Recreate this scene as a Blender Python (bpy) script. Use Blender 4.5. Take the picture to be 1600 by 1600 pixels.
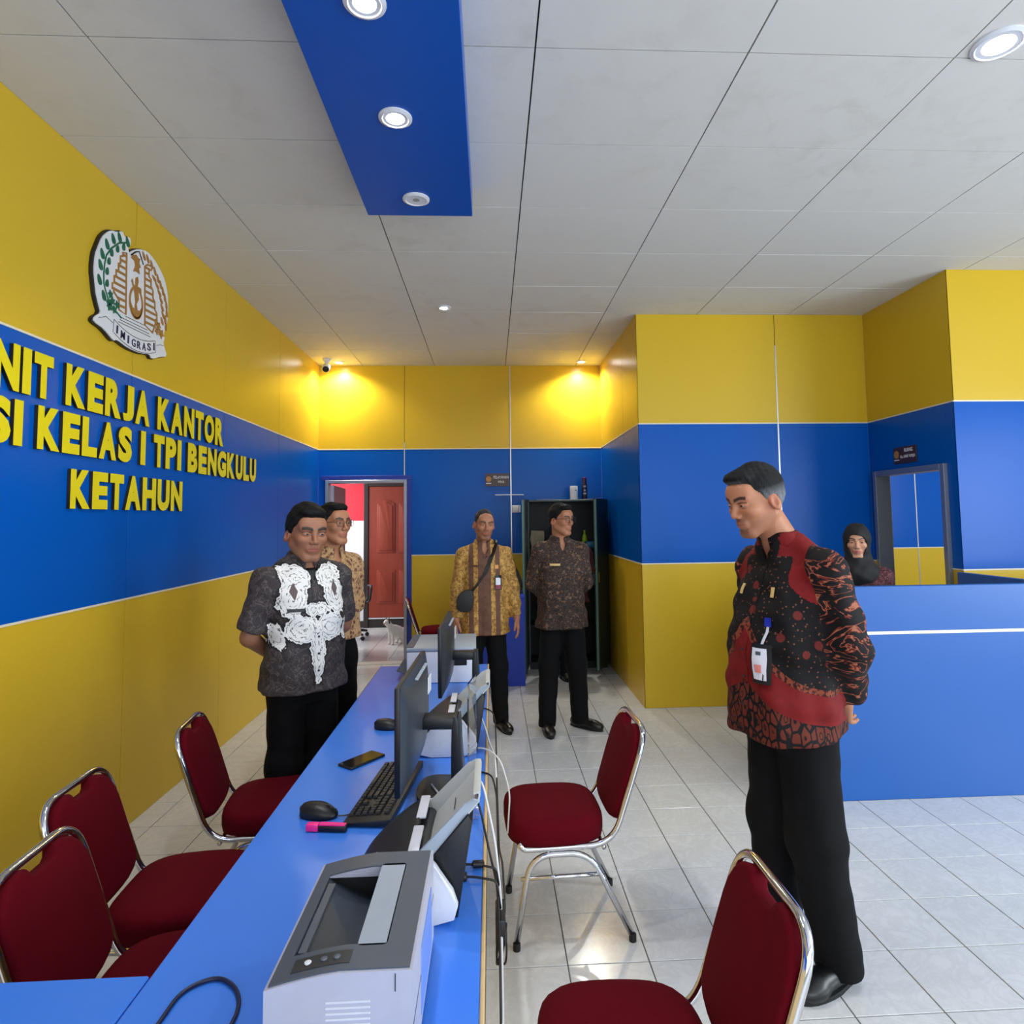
import bpy, bmesh, math, random
import numpy as np
from mathutils import Vector, Matrix
random.seed(7); np.random.seed(7)
for o in list(bpy.data.objects): bpy.data.objects.remove(o)
SC = bpy.context.scene
COL = SC.collection
# ------------------------------------------------------------------ camera
F_PX, YAW, PITCH, ROLL, CX, CY, CAMH = 992.14, 0.05, -0.0685, -0.0124, 816.06, 741.5, 1.62
def cam_matrix():
    cy, sy = math.cos(YAW), math.sin(YAW); cp, sp = math.cos(PITCH), math.sin(PITCH); cr, sr = math.cos(ROLL), math.sin(ROLL)
    Ry = np.array([[cy, -sy, 0], [sy, cy, 0], [0, 0, 1.]])
    base = np.array([[1, 0, 0], [0, 0, -1], [0, 1., 0]])
    Rp = np.array([[1, 0, 0], [0, cp, -sp], [0, sp, cp]])
    Rr = np.array([[cr, -sr, 0], [sr, cr, 0], [0, 0, 1.]])
    return Rr @ Rp @ base @ Ry
CM = cam_matrix()
cam = bpy.data.cameras.new('camera'); camo = bpy.data.objects.new('camera', cam); COL.objects.link(camo)
rot = np.stack([CM[0], -CM[1], -CM[2]], axis=1)
camo.matrix_world = Matrix([[*rot[0], 0], [*rot[1], 0], [*rot[2], CAMH], [0, 0, 0, 1]])
cam.sensor_width = 36; cam.lens = F_PX / 1600 * 36
cam.shift_x = -(CX - 800) / 1600; cam.shift_y = (CY - 800) / 1600
cam.clip_start = 0.02
SC.camera = camo
def px_of(p):
    c = CM @ (np.array(p, float) - np.array([0, 0, CAMH])); return CX + F_PX * c[0] / c[2], CY + F_PX * c[1] / c[2], c[2]
# ------------------------------------------------------------------ world, daylight, exposure
world = bpy.data.worlds.new('sky'); SC.world = world; world.use_nodes = True
bg = world.node_tree.nodes['Background']; bg.inputs[0].default_value = (0.62, 0.76, 1.0, 1); bg.inputs[1].default_value = 1.2
SC.view_settings.view_transform = 'Standard'; SC.view_settings.look = 'None'
SC.view_settings.gamma = 1.0; SC.view_settings.use_curve_mapping = False
SC.view_settings.exposure = 0.15
def area_light(name, loc, target, sx, sy, power, color):
    l = bpy.data.lights.new(name, 'AREA'); l.shape = 'RECTANGLE'; l.size = sx; l.size_y = sy; l.energy = power; l.color = color
    o = bpy.data.objects.new(name, l); COL.objects.link(o); o.location = loc
    o.rotation_euler = (Vector(target) - Vector(loc)).to_track_quat('-Z', 'Y').to_euler()
    return o
# daylight entering by the glass front behind the camera and by the windows of the right-hand wall
area_light('daylight_front', (1.6, -2.42, 1.75), (1.6, 5, 1.4), 5.4, 2.2, 118, (0.90, 0.96, 1.0))
area_light('daylight_right', (6.12, .2, 1.75), (0, 1.2, 1.2), 3.4, 1.8, 215, (0.84, 0.94, 1.0))
area_light('backroom_fill_light', (-3.1, 9.0, 1.9), (-1.2, 8.6, 0.6), 1.4, 1.2, 62, (1.0, 0.98, 0.95))  # added unseen area light that brightens the closed room behind the doorway
area_light('sideroom_fill_light', (5.4, 5.2, 1.9), (4.6, 8.0, 1.2), 1.2, 1.4, 36, (0.85, 0.92, 1.0))  # another added light, unseen inside the windowless side room
# ------------------------------------------------------------------ materials
MATS = {}
def srgb(c):
    return tuple(((v / 255) / 12.92 if v / 255 <= 0.04045 else ((v / 255 + 0.055) / 1.055) ** 2.4) for v in c)
class NT:
    """small helper around a node tree"""
    def __init__(self, name):
        self.m = bpy.data.materials.new(name); self.m.use_nodes = True
        self.t = self.m.node_tree; self.b = self.t.nodes['Principled BSDF']; MATS[name] = self.m
    def n(self, typ, **kw):
        nd = self.t.nodes.new(typ)
        for k, v in kw.items():
            if k in nd.inputs: self.set(nd, k, v)
            else: setattr(nd, k, v)
        return nd
    def set(self, nd, key, v):
        s = nd.inputs[key]
        if isinstance(v, bpy.types.NodeSocket): self.t.links.new(v, s)
        else: s.default_value = v
    def math(self, op, a, b=None, c=None, clamp=False):
        nd = self.t.nodes.new('ShaderNodeMath'); nd.operation = op; nd.use_clamp = clamp
        self.set(nd, 0, a)
        if b is not None: self.set(nd, 1, b)
        if c is not None: self.set(nd, 2, c)
        return nd.outputs[0]
    def mix(self, f, a, b):
        nd = self.t.nodes.new('ShaderNodeMix'); nd.data_type = 'RGBA'
        self.set(nd, 0, f); self.set(nd, 6, a if isinstance(a, bpy.types.NodeSocket) else (*a[:3], 1)); self.set(nd, 7, b if isinstance(b, bpy.types.NodeSocket) else (*b[:3], 1))
        return nd.outputs[2]
    def coord(self, kind='Object', scale=None, rot=None):
        tc = self.t.nodes.new('ShaderNodeTexCoord')
        if scale is None and rot is None: return tc.outputs[kind]
        mp = self.t.nodes.new('ShaderNodeMapping'); self.t.links.new(tc.outputs[kind], mp.inputs[0])
        if scale is not None: mp.inputs['Scale'].default_value = scale
        if rot is not None: mp.inputs['Rotation'].default_value = rot
        return mp.outputs[0]
    def pos(self):
        return self.t.nodes.new('ShaderNodeNewGeometry').outputs['Position']
    def noise(self, vec, scale, detail=3, rough=0.5, dist=0):
        nd = self.n('ShaderNodeTexNoise'); self.set(nd, 'Vector', vec); self.set(nd, 'Scale', scale); self.set(nd, 'Detail', detail)
        self.set(nd, 'Roughness', rough); self.set(nd, 'Distortion', dist); return nd.outputs[0]
    def voro(self, vec, scale, feature='F1', rnd=1.0):
        nd = self.n('ShaderNodeTexVoronoi'); nd.feature = feature; self.set(nd, 'Vector', vec); self.set(nd, 'Scale', scale); self.set(nd, 'Randomness', rnd)
        return nd.outputs[0]
    def ramp(self, fac, stops, interp='LINEAR'):
        nd = self.n('ShaderNodeValToRGB'); self.set(nd, 'Fac', fac); cr = nd.color_ramp; cr.interpolation = interp
        while len(cr.elements) > 1: cr.elements.remove(cr.elements[-1])
        for i, (p, c) in enumerate(stops):
            e = cr.elements[0] if i == 0 else cr.elements.new(p)
            e.position = p; e.color = (*c[:3], 1) if len(c) >= 3 else (c[0],) * 3 + (1,)
        return nd.outputs[0]
    def attr(self, name):
        nd = self.n('ShaderNodeAttribute'); nd.attribute_name = name; return nd
    def bump(self, height, strength=0.2, dist=0.01):
        nd = self.n('ShaderNodeBump'); self.set(nd, 'Height', height); self.set(nd, 'Strength', strength); self.set(nd, 'Distance', dist)
        self.t.links.new(nd.outputs[0], self.b.inputs['Normal'])
    def out(self, color=None, rough=None, metal=None, **kw):
        if color is not None: self.set(self.b, 'Base Color', color if isinstance(color, bpy.types.NodeSocket) else (*color[:3], 1))
        if rough is not None: self.set(self.b, 'Roughness', rough)
        if metal is not None: self.set(self.b, 'Metallic', metal)
        for k, v in kw.items(): self.set(self.b, k.replace('_', ' '), v)
        return self.m
def simple(name, rgb, rough=0.5, metal=0.0, var=0.06, scale=40, bump=0.0, **kw):
    if name in MATS: return MATS[name]
    t = NT(name); c = srgb(rgb); v = t.coord('Object')
    nz = t.noise(v, scale, 3)
    col = t.mix(nz, tuple(x * (1 - var) for x in c), tuple(min(1, x * (1 + var)) for x in c))
    if bump: t.bump(nz, bump, 0.002)
    return t.out(col, rough, metal, **kw)
def mat_panel(name, rgb, spec=.3):
    t = NT(name); c = srgb(rgb); p = t.pos()
    nz = t.noise(p, 0.9, 2); n2 = t.noise(p, 160, 2)
    col = t.mix(nz, tuple(x * 0.96 for x in c), tuple(min(1, x * 1.04) for x in c))
    wav = t.noise(p, 1.7, 2)
    t.bump(wav, 0.12, 0.02)
    return t.out(col, t.math('MULTIPLY_ADD', n2, 0.06, 0.27), 0.0, Specular_IOR_Level=spec)
M_YEL = mat_panel('yellow_panel', (208, 172, 42))
M_BLU = mat_panel('blue_panel', (0, 84, 176), .16)
M_CREAM = simple('cream_trim', (225, 215, 190), 0.35)
M_SEAM = simple('silver_bead', (190, 190, 185), 0.3, 0.6)
M_WALLBASE = simple('plaster_grey', (38, 36, 34), 0.9)
M_ALU = simple('aluminium_frame', (150, 155, 165), 0.35, 0.7)
M_BLACKP = simple('black_plastic', (9, 10, 12), 0.45, bump=0.1, scale=200)
M_DARKP = simple('charcoal_plastic', (38, 40, 44), 0.5, bump=0.1, scale=200)
M_WHITEP = simple('white_plastic', (214, 216, 222), 0.4)
M_CHROME = simple('chrome_tube', (215, 215, 218), 0.12, 1.0, var=0.02)
def mat_tile():
    t = NT('marbled_white_tile'); p = t.pos()
    d = t.noise(p, 3.0, 4, 0.6, 1.2); v = t.noise(p, 7, 5, 0.6, 2.4)
    vein = t.ramp(v, [(0.40, (0, 0, 0)), (0.5, (1, 1, 1)), (0.60, (0, 0, 0))])
    base = t.mix(d, srgb((198, 200, 202)), srgb((216, 217, 217)))
    col = t.mix(t.math('MULTIPLY', vein, 0.16), base, srgb((150, 148, 146)))
    n3 = t.noise(p, 30, 3)
    return t.out(col, t.math('MULTIPLY_ADD', n3, 0.12, 0.10), 0, Specular_IOR_Level=0.5)
M_TILE = mat_tile()
M_GROUT = simple('grey_grout', (96, 92, 88), 0.9)
def mat_ceiling():
    t = NT('offwhite_ceiling_board'); p = t.pos()
    a = t.noise(p, 0.8, 3, 0.55); b = t.noise(p, 5, 5, 0.65, 0.6)
    st = t.ramp(a, [(0.40, (0, 0, 0)), (0.66, (1, 1, 1))])
    blot = t.math('MULTIPLY', st, t.ramp(b, [(0.48, (0, 0, 0)), (0.68, (1, 1, 1))]))
    col = t.mix(t.math('MULTIPLY', blot, 0.20), srgb((213, 211, 207)), srgb((160, 150, 132)))
    t.bump(t.noise(p, 60, 3), 0.06, 0.004)
    return t.out(col, 0.75)
M_CEIL = mat_ceiling()
M_GAP = simple('dark_gap', (40, 38, 36), 0.95)
# ------------------------------------------------------------------ object helpers
def mesh_from(name, verts, faces, smooth=False):
    me = bpy.data.meshes.new(name); me.from_pydata([tuple(map(float, v)) for v in verts], [], [tuple(int(i) for i in f) for f in faces]); me.update()
    if smooth: me.polygons.foreach_set('use_smooth', [True] * len(me.polygons))
    return me
def link(name, me, mat=None, parent=None, loc=None, rot=None):
    o = bpy.data.objects.new(name, me); COL.objects.link(o)
    if mat is not None and me is not None and len(me.materials) == 0: me.materials.append(mat)
    if parent is not None: o.parent = parent
    if loc is not None: o.location = loc
    if rot is not None: o.rotation_euler = rot
    return o
def tag(o, label=None, cat=None, group=None, kind=None):
    if label: o['label'] = label
    if cat: o['category'] = cat
    if group: o['group'] = group
    if kind: o['kind'] = kind
    return o
def thing(name, label, cat, loc=(0, 0, 0), rotz=0, group=None):
    o = bpy.data.objects.new(name, None); COL.objects.link(o); o.location = loc; o.rotation_euler = (0, 0, rotz)
    o.empty_display_size = 0.05
    return tag(o, label, cat, group)
def copy_tree(o, parent=None):
    c = o.copy(); COL.objects.link(c); c.parent = parent
    for ch in list(o.children): copy_tree(ch, c)
    return c
class MB:
    """collects shapes in one bmesh"""
    def __init__(self): self.bm = bmesh.new()
    def _add(self, vs, fs, M=None):
        bv = [self.bm.verts.new(M @ Vector(v) if M is not None else v) for v in vs]
        out = []
        for f in fs:
            try: out.append(self.bm.faces.new([bv[i] for i in f]))
            except ValueError: pass
        return bv, out
    def box(self, lo, hi, bevel=0.0, seg=2, M=None):
        x0, y0, z0 = lo; x1, y1, z1 = hi
        vs = [(x0, y0, z0), (x1, y0, z0), (x1, y1, z0), (x0, y1, z0), (x0, y0, z1), (x1, y0, z1), (x1, y1, z1), (x0, y1, z1)]
        fs = [(3, 2, 1, 0), (4, 5, 6, 7), (0, 1, 5, 4), (1, 2, 6, 5), (2, 3, 7, 6), (3, 0, 4, 7)]
        bv, bf = self._add(vs, fs, M)
        if bevel > 0:
            es = list({e for f in bf for e in f.edges})
            bmesh.ops.bevel(self.bm, geom=es, offset=bevel, segments=seg, profile=0.5, affect='EDGES')
        return self
    def prism(self, pts, z0, z1, M=None, bevel=0):
        """pts: 2D outline (ccw) in xy, extruded z0..z1"""
        n = len(pts)
        vs = [(x, y, z0) for x, y in pts] + [(x, y, z1) for x, y in pts]
        fs = [tuple(range(n))[::-1], tuple(range(n, 2 * n))] + [(i, (i + 1) % n, n + (i + 1) % n, n + i) for i in range(n)]
        bv, bf = self._add(vs, fs, M)
        if bevel:
            es = list({e for f in bf[:2] for e in f.edges})
            bmesh.ops.bevel(self.bm, geom=es, offset=bevel, segments=2, profile=0.5, affect='EDGES')
        return self
    def tube(self, path, r, n=8, closed=False, caps=True):
        P = [Vector(p) for p in path]; m = len(P)
        rr = r if hasattr(r, '__len__') else [r] * m
        rings = []; up = None
        for i in range(m):
            if closed: t = (P[(i + 1) % m] - P[i - 1])
            else: t = (P[min(i + 1, m - 1)] - P[max(i - 1, 0)])
            if t.length < 1e-9: t = Vector((0, 0, 1))
            t.normalize()
            if up is None:
                up = Vector((0, 0, 1)) if abs(t.z) < 0.9 else Vector((1, 0, 0))
            up = (up - t * up.dot(t)); up.normalize()
            s = t.cross(up)
            rings.append([self.bm.verts.new(P[i] + (up * math.cos(a) + s * math.sin(a)) * rr[i]) for a in [2 * math.pi * k / n for k in range(n)]])
        for i in range(m - (0 if closed else 1)):
            A, B = rings[i], rings[(i + 1) % m]
            for k in range(n):
                try: self.bm.faces.new([A[k], A[(k + 1) % n], B[(k + 1) % n], B[k]])
                except ValueError: pass
        if caps and not closed:
            self.bm.faces.new(rings[0][::-1]); self.bm.faces.new(rings[-1])
        return self
    def lathe(self, prof, n=20, M=None):
        """prof: [(r,z)...] around z"""
        rings = []
        for r, z in prof:
            rings.append([self.bm.verts.new((M @ Vector((r * math.cos(2 * math.pi * k / n), r * math.sin(2 * math.pi * k / n), z))) if M is not None else (r * math.cos(2 * math.pi * k / n), r * math.sin(2 * math.pi * k / n), z)) for k in range(n)])
        for A, B in zip(rings[:-1], rings[1:]):
            for k in range(n): self.bm.faces.new([A[k], A[(k + 1) % n], B[(k + 1) % n], B[k]])
        self.bm.faces.new(rings[0][::-1]); self.bm.faces.new(rings[-1])
        return self
    def grid(self, fn, nu, nv, thick=0.0):
        """surface fn(u,v)->xyz, u,v in 0..1; with thickness along the normal (second sheet)"""
        V = [[Vector(fn(i / nu, j / nv)) for j in range(nv + 1)] for i in range(nu + 1)]
        top = [[self.bm.verts.new(V[i][j]) for j in range(nv + 1)] for i in range(nu + 1)]
        for i in range(nu):
            for j in range(nv): self.bm.faces.new([top[i][j], top[i + 1][j], top[i + 1][j + 1], top[i][j + 1]])
        if thick:
            bot = []
            for i in range(nu + 1):
                row = []
                for j in range(nv + 1):
                    a = V[min(i + 1, nu)][j] - V[max(i - 1, 0)][j]; b = V[i][min(j + 1, nv)] - V[i][max(j - 1, 0)]
                    nn = a.cross(b); nn = nn.normalized() if nn.length > 1e-12 else Vector((0, 0, 1))
                    row.append(self.bm.verts.new(V[i][j] - nn * thick))
                bot.append(row)
            for i in range(nu):
                for j in range(nv): self.bm.faces.new([bot[i][j], bot[i][j + 1], bot[i + 1][j + 1], bot[i + 1][j]])
            for i in range(nu):
                self.bm.faces.new([top[i + 1][0], top[i][0], bot[i][0], bot[i + 1][0]]); self.bm.faces.new([top[i][nv], top[i + 1][nv], bot[i + 1][nv], bot[i][nv]])
            for j in range(nv):
                self.bm.faces.new([top[0][j], top[0][j + 1], bot[0][j + 1], bot[0][j]]); self.bm.faces.new([top[nu][j + 1], top[nu][j], bot[nu][j], bot[nu][j + 1]])
        return self
    def mesh(self, name, smooth=False, angle=None):
        bmesh.ops.recalc_face_normals(self.bm, faces=self.bm.faces)
        me = bpy.data.meshes.new(name)
        if smooth or angle:
            for f in self.bm.faces: f.smooth = True
        if angle:
            for e in self.bm.edges:
                if len(e.link_faces) == 2 and e.calc_face_angle(0) > angle: e.smooth = False
        self.bm.to_mesh(me); self.bm.free(); return me
    def build(self, name, mat, parent=None, loc=None, rot=None, smooth=False, angle=0.6):
        return link(name, self.mesh(name, smooth, None if smooth else angle), mat, parent, loc, rot)
def arc(c, r, a0, a1, n, plane='xz', other=0.0):
    out = []
    for i in range(n + 1):
        a = math.radians(a0 + (a1 - a0) * i / n); u, v = c[0] + r * math.cos(a), c[1] + r * math.sin(a)
        out.append((u, other, v) if plane == 'xz' else (u, v, other) if plane == 'xy' else (other, u, v))
    return out
def fillet(path, r, n=5):
    """round the corners of a polyline"""
    P = [Vector(p) for p in path]; out = [P[0]]
    for i in range(1, len(P) - 1):
        a, b, c = P[i - 1], P[i], P[i + 1]; u = (a - b); v = (c - b)
        rr = min(r, u.length * 0.49, v.length * 0.49); u.normalize(); v.normalize()
        p0, p1 = b + u * rr, b + v * rr
        for k in range(n + 1):
            t = k / n; out.append(p0 * (1 - t) ** 2 + b * 2 * t * (1 - t) + p1 * t * t)
    out.append(P[-1]); return out
# ------------------------------------------------------------------ dimensions of the room
H, XL, YB, YC, ZT, ZB = 3.404, -1.96, 7.32, 5.44, 2.427, 1.213
XC, XR, YR = 1.29, 3.35, 4.39          # pillar left face, alcove right face, right-hand wall face
XW, YF = 6.2, -2.5                     # window wall on the right, glass front behind the camera
T, TX0, TY0 = 0.2992, 0.2642, 2.4099   # floor tile
CW, CD, CX0, CY0 = 0.8253, 0.6206, -1.4659, 2.2909
# ------------------------------------------------------------------ floor
floor = MB().box((XL - 0.1, YF, -0.12), (XW, YB + 0.02, -0.0035)).build('floor', M_GROUT)
tag(floor, 'white marbled ceramic tile floor with thin grey joints', None, None, 'structure')
g = 0.0022
tile_me = MB().box((-T / 2 + g, -T / 2 + g, -0.012), (T / 2 - g, T / 2 - g, 0.0), 0.0012, 1).mesh('floor_tile'); tile_me.materials.append(M_TILE)
cand, rest = [], []
for i in range(-9, 22):
    for j in range(-18, 18):
        x, y = TX0 + (i + 0.5) * T, TY0 + (j + 0.5) * T
        if x < XL - 0.15 or x > XW or y < YF or y > YB + 0.1: continue
        if y > YC + 0.12 and x > XC + 0.12: continue
        if y > YR + 0.15 and x > XR + 0.15: continue
        vis = False; sc = 0
        if y > 0.6:
            u, v, d = px_of((x, y, 0))
            under = (-0.66 < x < -0.05 and y < 3.9) or (x < -0.7 and y < 1.7) or (x > 1.75 and 3.7 < y < 4.4) or (x > 1.4 and y > 5.3) or (0.4 < x < 1.25 and y > 6.9) or (-0.4 < x < 0.32 and y > 6.35)
            if -40 < u < 1640 and 700 < v < 1680 and not under: vis = True; sc = 1 / (d ** 3)
        (cand if vis else rest).append((sc, x, y))
cand.sort(reverse=True); rest += cand[300:]; cand = cand[:300]
for sc, x, y in cand: link('floor_tile', tile_me, None, floor, (x, y, 0))
rb = MB()
for sc, x, y in rest: rb.box((x - T / 2 + g, y - T / 2 + g, -0.012), (x + T / 2 - g, y + T / 2 - g, 0.0))
tag(rb.build('floor_tiles_beyond', M_TILE, floor), kind='stuff')
# ------------------------------------------------------------------ ceiling
ceil = MB().box((XL - 0.1, YF, H + 0.012), (XW, YB + 0.1, H + 0.12)).build('ceiling', M_GAP)
tag(ceil, 'suspended ceiling of off-white boards with dark stained joints', None, None, 'structure')
gg = 0.0034
board_me = MB().box((-CW / 2 + gg, -CD / 2 + gg, 0), (CW / 2 - gg, CD / 2 - gg, 0.01)).mesh('ceiling_board'); board_me.materials.append(M_CEIL)
rr_ = random.Random(3)
for i in range(-1, 10):
    for j in range(-8, 9):
        x, y = CX0 + (i + 0.5) * CW, CY0 + (j + 0.5) * CD
        x0, x1, y0, y1 = x - CW / 2 + gg, x + CW / 2 - gg, y - CD / 2 + gg, y + CD / 2 - gg
        x0, x1, y0, y1 = max(x0, XL), min(x1, XW), max(y0, YF), min(y1, YB)
        if x1 - x0 < 0.03 or y1 - y0 < 0.03: continue
        full = abs(x1 - x0 - CW + 2 * gg) < 1e-6 and abs(y1 - y0 - CD + 2 * gg) < 1e-6
        tl = (rr_.uniform(-.0022, .0022), rr_.uniform(-.0016, .0016), rr_.uniform(-.0015, .0015))
        if full: link('ceiling_board', board_me, None, ceil, (x, y, H - 0.001), tl)
        else: MB().box((x0, y0, H - 0.001), (x1, y1, H + 0.009)).build('ceiling_board', M_CEIL, ceil)
# ------------------------------------------------------------------ walls of yellow / blue panels
BANDS = [(0.0, ZB, M_YEL), (ZB, ZT, M_BLU), (ZT, H, M_YEL)]
def wall(name, label, A, B, inward, seams, holes=(), depth=0.1, strips=True, lower_to=0.0, bead=None):
    """panelled wall from A to B (xy); inward = unit normal into the room; seams = distances from A; holes = [(s0,s1,z0,z1)]"""
    A = Vector((*A, 0)); B = Vector((*B, 0)); L = (B - A).length; u = (B - A) / L; n = Vector((*inward, 0))
    M = Matrix([[u.x, n.x, 0, A.x], [u.y, n.y, 0, A.y], [0, 0, 1, 0], [0, 0, 0, 1]])
    def rects(s0, s1, z0, z1):
        out = [(s0, s1, z0, z1)]
        for h0, h1, k0, k1 in holes:
            nxt = []
            for a, b, c, d in out:
                if h1 <= a or h0 >= b or k1 <= c or k0 >= d: nxt.append((a, b, c, d)); continue
                if a < h0: nxt.append((a, h0, c, d))
                if h1 < b: nxt.append((h1, b, c, d))
                m0, m1 = max(a, h0), min(b, h1)
                if c < k0: nxt.append((m0, m1, c, k0))
                if k1 < d: nxt.append((m0, m1, k1, d))
            out = nxt
        return [r for r in out if r[1] - r[0] > 0.004 and r[3] - r[2] > 0.004]
    wb = MB()
    for a, b, c, d in rects(0.006, L - 0.006, 0, H): wb.box((a, -depth, c), (b, -0.004, d), M=M)
    w = wb.build(name, M_WALLBASE); tag(w, label, None, None, 'structure')
    xs = [0] + sorted(seams) + [L]
    for z0, z1, m in BANDS:
        for s0, s1 in zip(xs[:-1], xs[1:]):
            for a, b, c, d in rects(s0 + (0.0028 if s0 > 0 else 0), s1 - (0.0028 if s1 < L else 0), z0 + 0.001, z1 - 0.001):
                MB().box((a, -0.004, c), (b, 0.0, d), 0.0007, 1, M=M).build('wall_panel', m, w)
    if strips:
        for z in (ZB, ZT):
            for a, b, c, d in rects(0, L, z - 0.004, z + 0.006): MB().box((a, -0.002, c), (b, 0.0035, d), M=M).build('trim_strip', M_CREAM, w)
    for s, z0, z1 in (bead or []):
        MB().box((s - 0.006, -0.002, z0), (s + 0.006, 0.003, z1), M=M).build('joint_bead', M_SEAM, w)
    return w
wall('wall_left', 'left wall of yellow and blue glossy panels', (XL, YF), (XL, YB), (1, 0), [s - YF for s in (-1.34, -0.12, 1.10, 2.32, 3.54, 4.745, 5.963)])
DX0, DX1, DZ = -1.875, -0.955, 2.075
wall('wall_back', 'back wall of yellow and blue panels with open doorway', (XL, YB), (XC, YB), (0, -1), [-0.986 - XL, 0.234 - XL],
     holes=[(DX0 - XL, DX1 - XL, -1, DZ)], bead=[(-0.986 - XL, DZ + 0.02, H - .9), (0.234 - XL, ZB, H)])
wall('wall_pillar', 'pillar side panels turned to the cabinet', (XC, YB), (XC, YC), (-1, 0), [YB - 6.06])
wall('wall_alcove', 'pillar front panels behind the standing man', (XC, YC), (XR, YC), (0, -1), [2.536 - XC], bead=[(2.536 - XC, ZB, H - .28)])
RD0, RD1, RDZ = 4.49, 5.36, 1.985
wall('wall_side', 'alcove side wall with grey framed doorway', (XR, YC), (XR, YR), (-1, 0), [], holes=[(YC - RD1, YC - RD0, -1, RDZ)])
wall('wall_right', 'right-hand wall of panels lit by daylight', (XR, YR), (XW, YR), (0, -1), [1.22, 2.44])
# window wall and glass front, out of view, that let the daylight in
ww = MB()
for lo, hi in (((XW, YF, 0), (XW + .12, YR, 0.8)), ((XW, YF, 2.7), (XW + .12, YR, H)), ((XW, YF, .8), (XW + .12, -1.6, 2.7)), ((XW, 2.0, .8), (XW + .12, YR, 2.7))): ww.box(lo, hi)
tag(ww.build('wall_window_side', simple('pale_plaster', (205, 205, 200), .8)), kind='structure')
wf = MB()
for lo, hi in (((XL, YF - .12, 0), (-1.2, YF, H)), ((4.4, YF - .12, 0), (XW, YF, H)), ((-1.2, YF - .12, 2.9), (4.4, YF, H)), ((-1.2, YF - .12, 0), (4.4, YF, 0.6))): wf.box(lo, hi)
tag(wf.build('wall_front', MATS['pale_plaster']), kind='structure')
# ------------------------------------------------------------------ doorway in the back wall and the room beyond
M_JAMB = simple('blue_painted_jamb', (24, 50, 150), .5)
M_PLW = simple('white_wall_paint', (222, 222, 226), .7)
M_PLR = simple('red_wall_paint', (214, 40, 58), .7)
def struct_empty(name, label, loc):
    o = bpy.data.objects.new(name, None); COL.objects.link(o); o.location = loc; o['label'] = label; o['kind'] = 'structure'; return o
d1 = struct_empty('door_1', 'grey aluminium frame and open leaf of the back doorway', (0, YB, 0))
fw = 0.035
def frame(parent, x0, x1, z1, y0, y1, mat, w=fw, axis='x'):
    for lo, hi in (((x0, y0, 0), (x0 + w, y1, z1)), ((x1 - w, y0, 0), (x1, y1, z1)), ((x0 + w, y0, z1 - w), (x1 - w, y1, z1))):
        if axis == 'y': lo, hi = (lo[1], lo[0], lo[2]), (hi[1], hi[0], hi[2])
        MB().box(lo, hi, 0.003, 1).build('frame_bar', mat, parent)
frame(d1, DX0, DX1, DZ, -0.03, 0.10, M_ALU)
MB().box((DX1, -0.016, 0), (DX1 + .05, -0.001, DZ), 0.002, 1).build('casing', M_JAMB, d1)
MB().box((DX0 - .05, -0.016, DZ), (DX1 + .05, -0.001, DZ + .05), 0.002, 1).build('casing', M_JAMB, d1)
leaf = MB().box((0, 0.0, 0.02), (0.035, 0.84, DZ - .05), 0.003, 1).build('door_leaf', M_ALU, d1, (DX0 + .035, 0.10, 0), (0, 0, math.radians(4)))
MB().tube(fillet([(0.035, .76, 1.0), (0.09, .76, 1.0), (0.09, .66, 1.0)], .02), .008).build('door_handle', M_CHROME, leaf)
YO = 9.83
bf = MB().box((-3.6, YB, -0.12), (0.6, YO, -0.004)).build('floor_beyond', M_GROUT); tag(bf, 'white tile floor of the room behind the doorway', kind='structure')
tm = MB()
for i in range(-9, 3):
    for j in range(0, 9):
        tm.box((-0.9 + i * .3 + g, YB + .1 + j * .3 + g, -.01), (-.9 + (i + 1) * .3 - g, YB + .1 + (j + 1) * .3 - g, 0.0), .001, 1)
tag(tm.build('floor_tiles', M_TILE, bf), kind='stuff')
MB().box((DX0, YB - .01, -.01), (DX1, YB + .12, .012), .003, 1).build('threshold', simple('pale_stone', (205, 203, 198), .4), bf)
wb = MB().box((-3.6, YO, 0), (0.6, YO + .1, 1.61)).build('wall_beyond', M_PLW); tag(wb, 'white wall with red upper half in the room beyond the doorway', kind='structure')
MB().box((-3.6, YO - .001, 1.61), (0.6, YO + .1, 2.9)).build('red_upper_half', M_PLR, wb)
MB().box((-3.6, YO - .015, 0), (0.6, YO, .10), .003, 1).build('skirting', simple('dark_skirting', (42, 36, 34), .5), wb)
for nm, lo, hi in (('wall_beyond_left', (-3.7, YB + .1, 0), (-3.6, YO, 2.9)), ('wall_beyond_right', (0.6, YB + .1, 0), (0.7, YO, 2.9)), ('ceiling_beyond', (-3.7, YB + .1, 2.9), (.7, YO + .1, 3.0))):
    tag(MB().box(lo, hi).build(nm, M_PLW), 'plain white enclosure of the room beyond the doorway', kind='structure')
d2 = struct_empty('door_2', 'reddish brown carved wooden door in dark frame beyond the doorway', (-1.86, YO, 0))
def mat_wood(name, a, b, sc=1.0):
    t = NT(name); v = t.coord('Object', (9 * sc, 9 * sc, 0.9 * sc)); n1 = t.noise(v, 3, 5, .6, 1.5)
    t.bump(n1, .1, .003)
    return t.out(t.mix(n1, srgb(a), srgb(b)), .45)
M_REDWOOD = mat_wood('red_brown_wood', (118, 40, 22), (160, 62, 36))
M_DKWOOD = mat_wood('dark_frame_wood', (34, 24, 22), (52, 38, 34))
for lo, hi in (((-.07, -.06, 0), (0, 0, 2.2)), ((.86, -.06, 0), (.93, 0, 2.2)), ((0, -.06, 2.13), (.86, 0, 2.2))):
    MB().box(lo, hi, .006, 1).build('frame_bar', M_DKWOOD, d2)
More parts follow.
